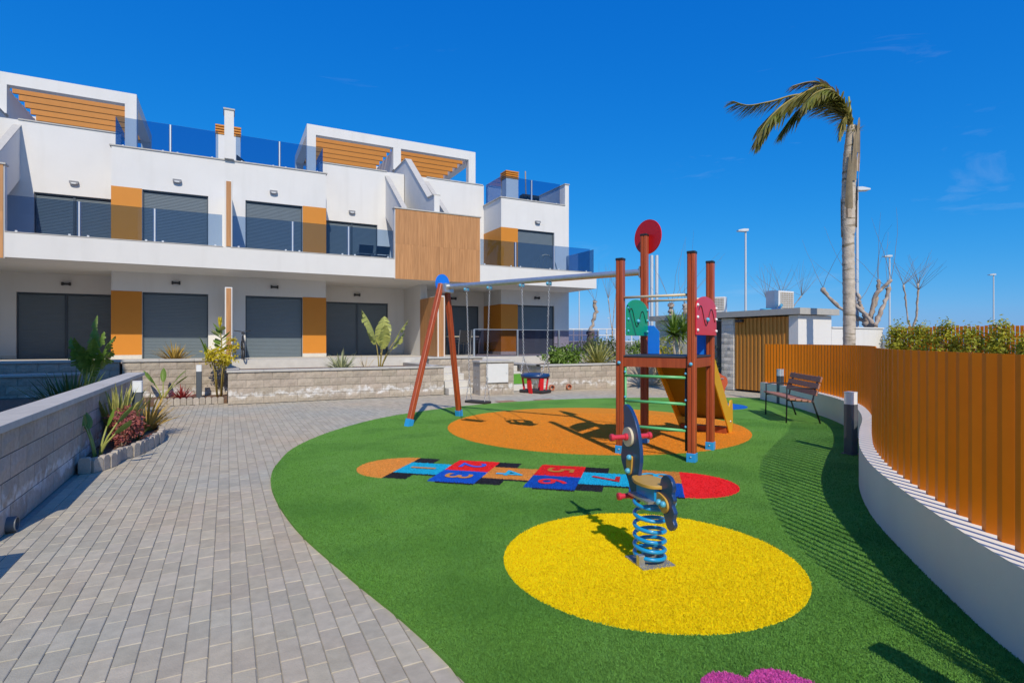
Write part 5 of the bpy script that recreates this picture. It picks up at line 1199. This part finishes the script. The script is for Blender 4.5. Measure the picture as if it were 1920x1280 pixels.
def az_img(deg):                       # 0 = right in the picture, 90 = away, 180 = left
    v = Vector(CW(math.cos(R(deg)), math.sin(R(deg)))); return math.atan2(v.y, v.x)
# --- little bed against the taupe wall
strelitzia('young bird of paradise with four paddle leaves at the tip of the flower bed', (-1.38, 8.12, .1),
    [(az_img(170), .40, .35, .30, .15), (az_img(150), .36, .5, .26, .15), (az_img(10), .44, .45, .26, .15), (az_img(-10), .34, .75, .26, .15), (az_img(60), .38, .2, .22, .09)], 'leafg', 3, .0, stem_r=.018)
shrub('berberis', 'plum red leafy shrub in the flower bed beside the bollard', (-1.22, 8.95, .1), (.21, .32, .21), 1500, .05, 'leafp', 4, .25, 9)
tuft('flax_plant', 'yellow striped strappy plant behind the plum shrub', (-1.36, 9.45, .1), 80, .82, .06, 'leafv', 5, .5, .4)
tuft('flax_plant', 'yellow strappy plant arching over the kerb past the bollard', (-1.12, 10.28, .1), 70, .68, .035, 'leafo', 6, 1.15, .9)
tuft('flax_plant', 'dark green tuft at the foot of the bollard among plum leaves', (-1.12, 9.35, .1), 22, .22, .02, 'leafd', 61, 1.0, .8)
# --- bed in front of the taller wall
strelitzia('small bird of paradise in front of the taller beige wall', (-1.38, 15.75, .1), [(az_img(170), .42, .6, .40, .13), (az_img(120), .42, .3, .38, .13), (az_img(30), .42, .5, .40, .13), (az_img(5), .38, .75, .36, .12), (az_img(200), .36, .35, .36, .12)], 'leafg', 7, .1)
tuft('cordyline', 'small bright red spiky plant between the bird of paradise and the bollard', (-0.98, 15.72, .1), 75, .40, .03, 'leafr', 8, 1.35, .35)
r = thing('croton_shrub', 'tall stemmed shrub with yellow leaves at the planter corner', 'shrub', (-.18, 15.85, .1)); g = random.Random(9); sm_ = MB()
for k in range(6): a = g.uniform(0, 6.28); sm_.tube([(math.cos(a) * .05, math.sin(a) * .05, 0), (math.cos(a) * .10, math.sin(a) * .1, .6), (math.cos(a) * .2, math.sin(a) * .2, 1.15)], [.016, .014, .008], 6)
ob('stem', sm_, M['stalk'], parent=r, smooth=True); m = MB(); leaf_cloud(m, (0.02, 0, 1.0), (.34, .3, .28), 900, .085, g); leaf_cloud(m, (.32, 0, 1.35), (.15, .15, .15), 160, .08, g); ob('foliage', m, M['flowery'], parent=r, kind='stuff')
r = thing('fiddle_leaf_plant', 'upright plant with broad olive leaves and a yellow tip by the timber post', 'plant', (-.15, 16.9, .93)); g = random.Random(10)
ob('stem', MB().tube([(0, 0, 0), (.02, 0, .5), (-.02, 0, 1.0)], [.02, .018, .01], 6), M['stalk'], parent=r)
for k in range(13):
    m = MB(); a = az_img(g.choice((0, 180)) + g.uniform(-50, 50)); z = .28 + k * .05; paddle(m, (0, 0, z), None, g.uniform(.26, .34), .17, a, g.uniform(.5, 1.0), 6, .4, 0, g); ob('leaf', m, M['leafg'] if k % 3 else M['leafy'], parent=r)
for k in range(4):
    m = MB(); paddle(m, (-.02, 0, .95), None, .3, .07, az_img(90 * k), .12, 5, .1, 0, g); ob('leaf', m, M['flowery'], parent=r)
for k in range(3):
    m = MB(); paddle(m, (-.30, -.1, .05 + .1 * k), None, .5, .12, az_img(160 + 30 * k), .15 + .1 * k, 6, .2, 0, g); ob('leaf', m, M['leafg'], parent=r)
tuft('flax_plant', 'ochre strappy clump on the taller planter before the grey shutter', (-1.25, 17.2, .93), 110, .62, .035, 'leafo', 11, 1.15, .45)
# --- behind the taupe wall
strelitzia('tall dark green bird of paradise behind the taupe wall', (-2.62, 14.6, .3), [(az_img(90), 1.15, .04, .65, .14), (az_img(200), .78, .16, .55, .28), (az_img(170), .6, .26, .5, .28), (az_img(20), .85, .22, .55, .26), (az_img(0), .62, .34, .5, .28), (az_img(60), 1.0, .12, .45, .2), (az_img(-40), .7, .18, .6, .26), (az_img(250), .78, .08, .55, .26), (az_img(100), .9, .06, .6, .24), (az_img(-70), .55, .12, .6, .26), (az_img(150), .5, .14, .6, .26), (az_img(-20), .45, .2, .6, .26)], 'leafg', 12, 1.0)
tuft('agave', 'dark green spiky clump behind the taupe wall', (-2.35, 11.9, .3), 130, .80, .04, 'leafd', 13, 1.15, .4, r0=.35)
# --- main planter
tuft('flax_plant', 'silvery striped clump in the long planter', (2.75, 15.4, .7), 95, .62, .035, 'leafs', 14, 1.2, .6, r0=.12)
tuft('sedge', 'thin dry stems beside the silvery clump', (3.4, 15.5, .7), 14, .62, .010, 'leafo', 141, .8, .5)
strelitzia('large pale bird of paradise with torn leaves in the long planter', (3.85, 15.6, .7), [(az_img(190), .72, .10, 1.08, .58), (az_img(10), .80, .45, .78, .26), (az_img(-60), .60, .30, .72, .34), (az_img(90), .70, .15, .95, .50), (az_img(30), .62, .55, .6, .3)], 'leafy', 15, .9)
# --- right planter
shrub('pittosporum', 'round bright green shrub in the right planter', (9.55, 14.95, .68), (.62, .45, .36), 1700, .13, 'leafg', 16, .26, 6)
tuft('flax_plant', 'big yellow striped strappy clump in the right planter', (11.05, 15.1, .68), 130, 1.0, .05, 'leafv', 17, 1.25, .55)
shrub('garden_shrub', 'grey green bush behind the striped clump, left of the tower post', (12.3, 16.6, .68), (.95, .7, .55), 1600, .12, 'leafd', 18, .45, 6)
shrub('garden_shrub', 'olive bush seen under the green panel', (13.15, 15.3, .68), (.7, .6, .45), 1400, .11, 'leafg', 19, .4, 6)
tuft('flax_plant', 'pale strappy clump below the green panel', (12.6, 14.85, .68), 70, .6, .035, 'leafs', 20, 1.2, .6)
shrub('croton_shrub', 'yellow flecked shrub under the small palm', (13.35, 14.2, 0), (.6, .5, .75), 1500, .10, 'hedge', 21, .95, 5)
shrub('garden_shrub', 'dark green shrub between the tower post and the stone pillar', (13.6, 12.85, 0), (.28, .35, .8), 1300, .09, 'leafd', 22, .8, 4)
# small palm (dracaena like crown) behind the tower
def ribbon_crown(m, c, n, L_, w, g, lo=.1, hi=1.9, dr=1.0):
    for i in range(n): blade(m, c, g.uniform(0, 6.28), L_ * g.uniform(.7, 1.1), w, g.uniform(lo, hi), dr * g.uniform(.5, 1.2), 6, .2)
p = atD(1268, 640, 16.6); r = thing('yucca_palm', 'small palm with a shaggy green crown behind the slide', 'palm', (p.x, p.y, 0)); g = random.Random(23)
ob('trunk', MB().tube([(0, 0, 0), (.02, 0, .8), (0, 0, 1.75)], [.13, .11, .1], 10), M['trunk'], parent=r, smooth=True); m = MB(); ribbon_crown(m, (-.1, 0, 1.7), 150, .85, .05, g); ribbon_crown(m, (.28, .0, 1.75), 90, .75, .05, g); ob('crown', m, M['leafg'], parent=r, kind='stuff')
# pollarded trees
def knob_branch(m, pts, r0, r1, g):
    P = []; Rr = []
    n = 16
    for i in range(n + 1):
        t = i / n; k = min(int(t * (len(pts) - 1)), len(pts) - 2); f = t * (len(pts) - 1) - k; q_ = Vector(pts[k]).lerp(Vector(pts[k + 1]), f); P.append(q_ + Vector((g.uniform(-1, 1), g.uniform(-1, 1), 0)) * r0 * .45); Rr.append((r0 + (r1 - r0) * t) * g.uniform(.7, 1.35))
    Rr[-1] *= 1.35; Rr[-2] *= 1.2; m.tube(P, Rr, 8)
    return P[-1]
def twigs(m, c, n, L_, g, up=.7, w=.012):
    for i in range(n):
        d = Vector((g.gauss(0, .5), g.gauss(0, .5), up + g.uniform(0, .6))).normalized(); P = [Vector(c)]; 
        for k in range(5): d = (d + Vector((g.gauss(0, .1), g.gauss(0, .1), .03))).normalized(); P.append(P[-1] + d * L_ * g.uniform(.12, .25))
        m.tube(P, [w, w * .8, w * .65, w * .5, w * .4, w * .25], 4, caps=False)
def pollard(label, D, pxs, trunk_px, seed, r0=.2, tw=3, twl=2.2, base=0.0):
    """pxs: list of picture polylines for the limbs, all at distance D"""
    g = random.Random(seed); b = atD(trunk_px[0], 640, D); r = thing('pollarded_tree', label, 'tree', (b.x, b.y, -.06), group='pollarded bare trees'); o0 = Vector((b.x, b.y, -.06))
    fk = atD(*trunk_px, D) - o0; m = MB(); knob_branch(m, [(0, 0, 0), fk * .5, fk], r0 * 1.2, r0, g); ob('trunk', m, M['bark'], parent=r, smooth=True)
    tm = MB()
    for pl in pxs:
        dy = Vector((SA, CA, 0)) * g.uniform(-.5, .5); pts = [fk] + [atD(x, y, D) - o0 + dy * ((k + 1) / len(pl)) for k, (x, y) in enumerate(pl)]; m = MB(); e = knob_branch(m, pts, r0 * .75, r0 * .55, g); ob('branch', m, M['bark'], parent=r, smooth=True); twigs(tm, e, tw, twl * .8, g, w=.009)
    ob('twigs', tm, M['twig'], parent=r, kind='stuff'); return r
pollard('pollarded bare tree with knobbly fists behind the palm', 19.5, [[(1600, 590), (1566, 560), (1556, 537)], [(1612, 575), (1606, 552)], [(1640, 570), (1648, 525)], [(1634, 556), (1654, 526)]], (1628, 606), 31, .105, 2, 3.2)
pollard('pollarded bare tree with one pale curved limb by the hedge end', 19.0, [[(1652, 590), (1668, 560), (1672, 538)], [(1634, 592), (1622, 570)]], (1640, 612), 32, .10, 2, 3.0)
pollard('slender bare tree with fine twigs behind the hedge', 22.0, [[(1700, 600), (1694, 560), (1688, 535)], [(1712, 592), (1708, 545)], [(1722, 596), (1730, 560), (1736, 530)]], (1710, 622), 33, .05, 9, 1.7)
pollard('pair of cut palm like stumps with long shoots behind the small palm', 24.0, [[(1258, 590), (1258, 572)], [(1284, 590), (1284, 570)]], (1270, 615), 34, .17, 5, 4.0)
pollard('cut bare stump with thin shoots past the corner of the flats', 30.0, [[(1112, 600), (1118, 582), (1115, 565)]], (1108, 622), 35, .15, 4, 3.0)
pollard('hazy bare tree behind the roof air conditioner', 30.0, [[(1440, 580), (1430, 560)], [(1460, 575), (1470, 552)], [(1480, 580), (1495, 556)]], (1462, 600), 36, .04, 12, 2.4)
pollard('thin bare tree beside the red posts', 34.0, [[(1145, 600), (1140, 560)], [(1150, 590), (1155, 545)]], (1148, 620), 37, .04, 10, 2.6)
# big palm bent by the wind
PD = 14.0; pb = atD(1590, 640, PD); r = thing('coconut_palm', 'tall palm with grey trunk and wind blown fronds behind the slat fence', 'palm', (pb.x, pb.y, -.05)); g = random.Random(41)
ztop = 7.0; m = MB(); P = []; Rr = []
k = 0
for i in range(121):
    z = ztop * i / 120; cx_ = .03 * math.sin(z * .9) + (.10 * ((z / ztop) ** 3)); rr_ = .142 - .010 * z / ztop + (.006 if i % 4 == 0 else 0) + (.02 if z > 4.3 else 0) - (.05 * max(0, (z - 6.2)))
    P.append((cx_ * CA, -cx_ * SA, z)); Rr.append(rr_ * (1 + .02 * math.sin(i * 2.1)))
m.tube(P, Rr, 18); ob('trunk', m, M['trunk'], parent=r, smooth=True)
# papery leaf sheaths wrapped round the upper trunk
for k in range(11):
    a0 = g.uniform(0, 6.28); z0 = 4.2 + k * .23; m = MB(); hh = g.uniform(.9, 1.5); aw = g.uniform(.7, 1.2); n0 = 0
    for i in range(7):
        t = i / 6; zz = min(z0 + hh * t, 7.15); cx_ = .10 * ((zz / ztop) ** 3); ww = aw * max(.04, 1 - t) ** .6
        for j in range(5): a = a0 + ww * (j / 4 - .5); rad_ = .172 + .012 * k * .3 - .045 * max(0, zz - 6.2) + .03 * t * (k % 3 == 0); m.v.append((cx_ * CA + rad_ * math.cos(a), -cx_ * SA + rad_ * math.sin(a), zz))
    for i in range(6):
        for j in range(4): b = i * 5 + j; m.f.append((b, b + 1, b + 6, b + 5))
    ob('sheath', m, M['sheath'] if k % 3 else M['dryfrond'], parent=r, smooth=True)
def frond(path, leafL, mk, seed, droop=1.0, dens=70, wmul=1.0):
    g = random.Random(seed); crown = Vector((.10 * CA, -.10 * SA, 6.95)); e1, e3, e2 = Vector((CA, -SA, 0)), Vector((0, 0, 1)), Vector((SA, CA, 0))
    pts = [crown + e1 * x * .01353 + e3 * y * .01353 + e2 * d for x, y, d in path]; C = []
    for k in range(len(pts) - 1):
        p0, p1, p2, p3 = pts[max(k - 1, 0)], pts[k], pts[k + 1], pts[min(k + 2, len(pts) - 1)]
        for j in range(14): t = j / 14; C.append(.5 * (2 * p1 + (p2 - p0) * t + (2 * p0 - 5 * p1 + 4 * p2 - p3) * t * t + (3 * p1 - p0 - 3 * p2 + p3) * t ** 3))
    C.append(pts[-1]); m = MB(); n = len(C); m.tube(C, [.035 * (1 - .85 * i / n) + .004 for i in range(n)], 6)
    f = ob('frond', m, M['stalk'], parent=r, smooth=True); m = MB()
    for i in range(dens):
        t = .12 + .88 * i / dens; q_ = t * (n - 1); k = min(int(q_), n - 2); p = C[k].lerp(C[k + 1], q_ - k); d = (C[k + 1] - C[k]).normalized()
        for sg_ in (-1, 1):
            out = (d * 1.0 + e2 * sg_ * g.uniform(.2, .55) + Vector((0, 0, -.55 * droop)) + Vector((g.gauss(0, .15), g.gauss(0, .15), g.gauss(0, .15)))).normalized(); L_ = leafL * g.uniform(.7, 1.15) * (math.sin(math.pi * (.12 + .8 * t)) ** .6); wd = .024 * wmul; q0 = p; k0 = len(m.v); s_ = out.cross(Vector((0, 0, 1))).normalized(); dd = out
            for j in range(4):
                w_ = wd * (1, 1.1, .8, .1)[j]; m.v += [tuple(q0 - s_ * w_ / 2), tuple(q0 + s_ * w_ / 2)]; q0 = q0 + dd * L_ / 3; dd = (dd + Vector((0, 0, -.16 * droop)) + e1 * -.05).normalized()
            for j in range(3): b = k0 + 2 * j; m.f.append((b, b + 1, b + 3, b + 2))
    ob('leaflets', m, M[mk], parent=f, kind='stuff')
frond([(0, 0, 0), (-30, 45, 0), (-75, 68, -.1), (-125, 45, -.2), (-165, 10, -.3), (-190, -30, -.3)], .75, 'frond', 1, 1.0, 120, 2.0)
frond([(0, 0, 0), (-30, 50, .2), (-80, 76, .4), (-135, 66, .5), (-175, 62, .6), (-205, 70, .6)], .6, 'frond', 2, 1.0, 100, 1.8)
frond([(0, 0, 0), (-25, 40, -.2), (-60, 55, -.5), (-100, 40, -.8), (-130, 12, -1.0)], .7, 'frond', 3, 1.1, 110, 2.0)
frond([(0, 0, 0), (-28, 48, .1), (-70, 72, .3), (-115, 56, .6), (-150, 22, .8)], .7, 'frond', 4, 1.1, 110, 2.0)
frond([(0, 0, 0), (-20, 45, .0), (-50, 76, -.1), (-85, 80, -.2), (-120, 72, -.2)], .5, 'dryfrond', 5, .7, 80, 1.6)
frond([(0, 0, 0), (-28, 52, -.1), (-68, 70, -.3), (-110, 50, -.3), (-150, 15, -.2), (-178, -30, -.1)], .7, 'frond', 8, 1.2, 110, 2.0)
frond([(0, 0, 0), (-22, 42, .1), (-55, 60, .2), (-90, 42, .3), (-118, 5, .4)], .75, 'frond', 9, 1.2, 100, 2.0)
frond([(0, 0, 0), (-12, 20, -.1), (-28, 10, -.3), (-45, -25, -.5)], .5, 'frond', 6, 1.2, 60, 1.8)
m = MB(); ribbon_crown(m, (.10 * CA, -.10 * SA, 6.75), 40, .38, .03, g, .1, 1.0, .9); ob('crown_tuft', m, M['frond'], parent=r, kind='stuff')
ob('spear', MB().tube([(.10 * CA, -.10 * SA, 6.9), (.02 * CA, -.02 * SA, 7.75)], [.05, .02], 8), M['leafy'], parent=r, smooth=True)
# clipped hedge with a slatted screen behind it
HU = 17.75
scn = thing('slat_screen', 'ochre slatted screen rising above the clipped hedge', 'fence', (HU + .55, 3.0, 0))
for i in range(72):
    y = i * .095; o = ob('slat', B(-.012, .012, y, y + .07, 0, 1.94 + .02 * math.sin(i * 1.7)), M['slat'], parent=scn) if i == 0 else None
    if i == 0: sm0 = o.data
    else: o = bpy.data.objects.new('slat', sm0); COL.objects.link(o); o.parent = scn; o.location = (0, y, rng.uniform(-.03, .02))
for z in (.5, 1.6): ob('rail', B(.0125, .04, 0, 6.85, z, z + .05), M['slat'], parent=scn)
for k in range(11):
    y = 9.35 - k * .62
    shrub('hedge_plant', 'yellow green hedge plant in a clipped row before the slatted screen', (HU + g.uniform(-.06, .06), y, 0), (.26, .30, .60), 1500, .10, 'hedge', 60 + k, 1.34 + g.uniform(-.07, .10), 5, 'hedge', 'hedge plants in a row')
# far low greenery and a white rail on the horizon
g = random.Random(77)
p = atD(1135, 640, 40); r = thing('white_railing', 'far white railing on the horizon past the flats', 'railing', (p.x, p.y, 0)); e1 = Vector((CA, -SA, 0))
for k in range(12): ob('post', MB().tube([e1 * (k * .6 - 3.5), e1 * (k * .6 - 3.5) + Vector((0, 0, 2.4))], .05, 6), M['acw'], parent=r)
for z in (1.5, 1.95, 2.4): ob('rail', MB().tube([e1 * -3.5 + Vector((0, 0, z)), e1 * 3.2 + Vector((0, 0, z))], .035, 6), M['acw'], parent=r)
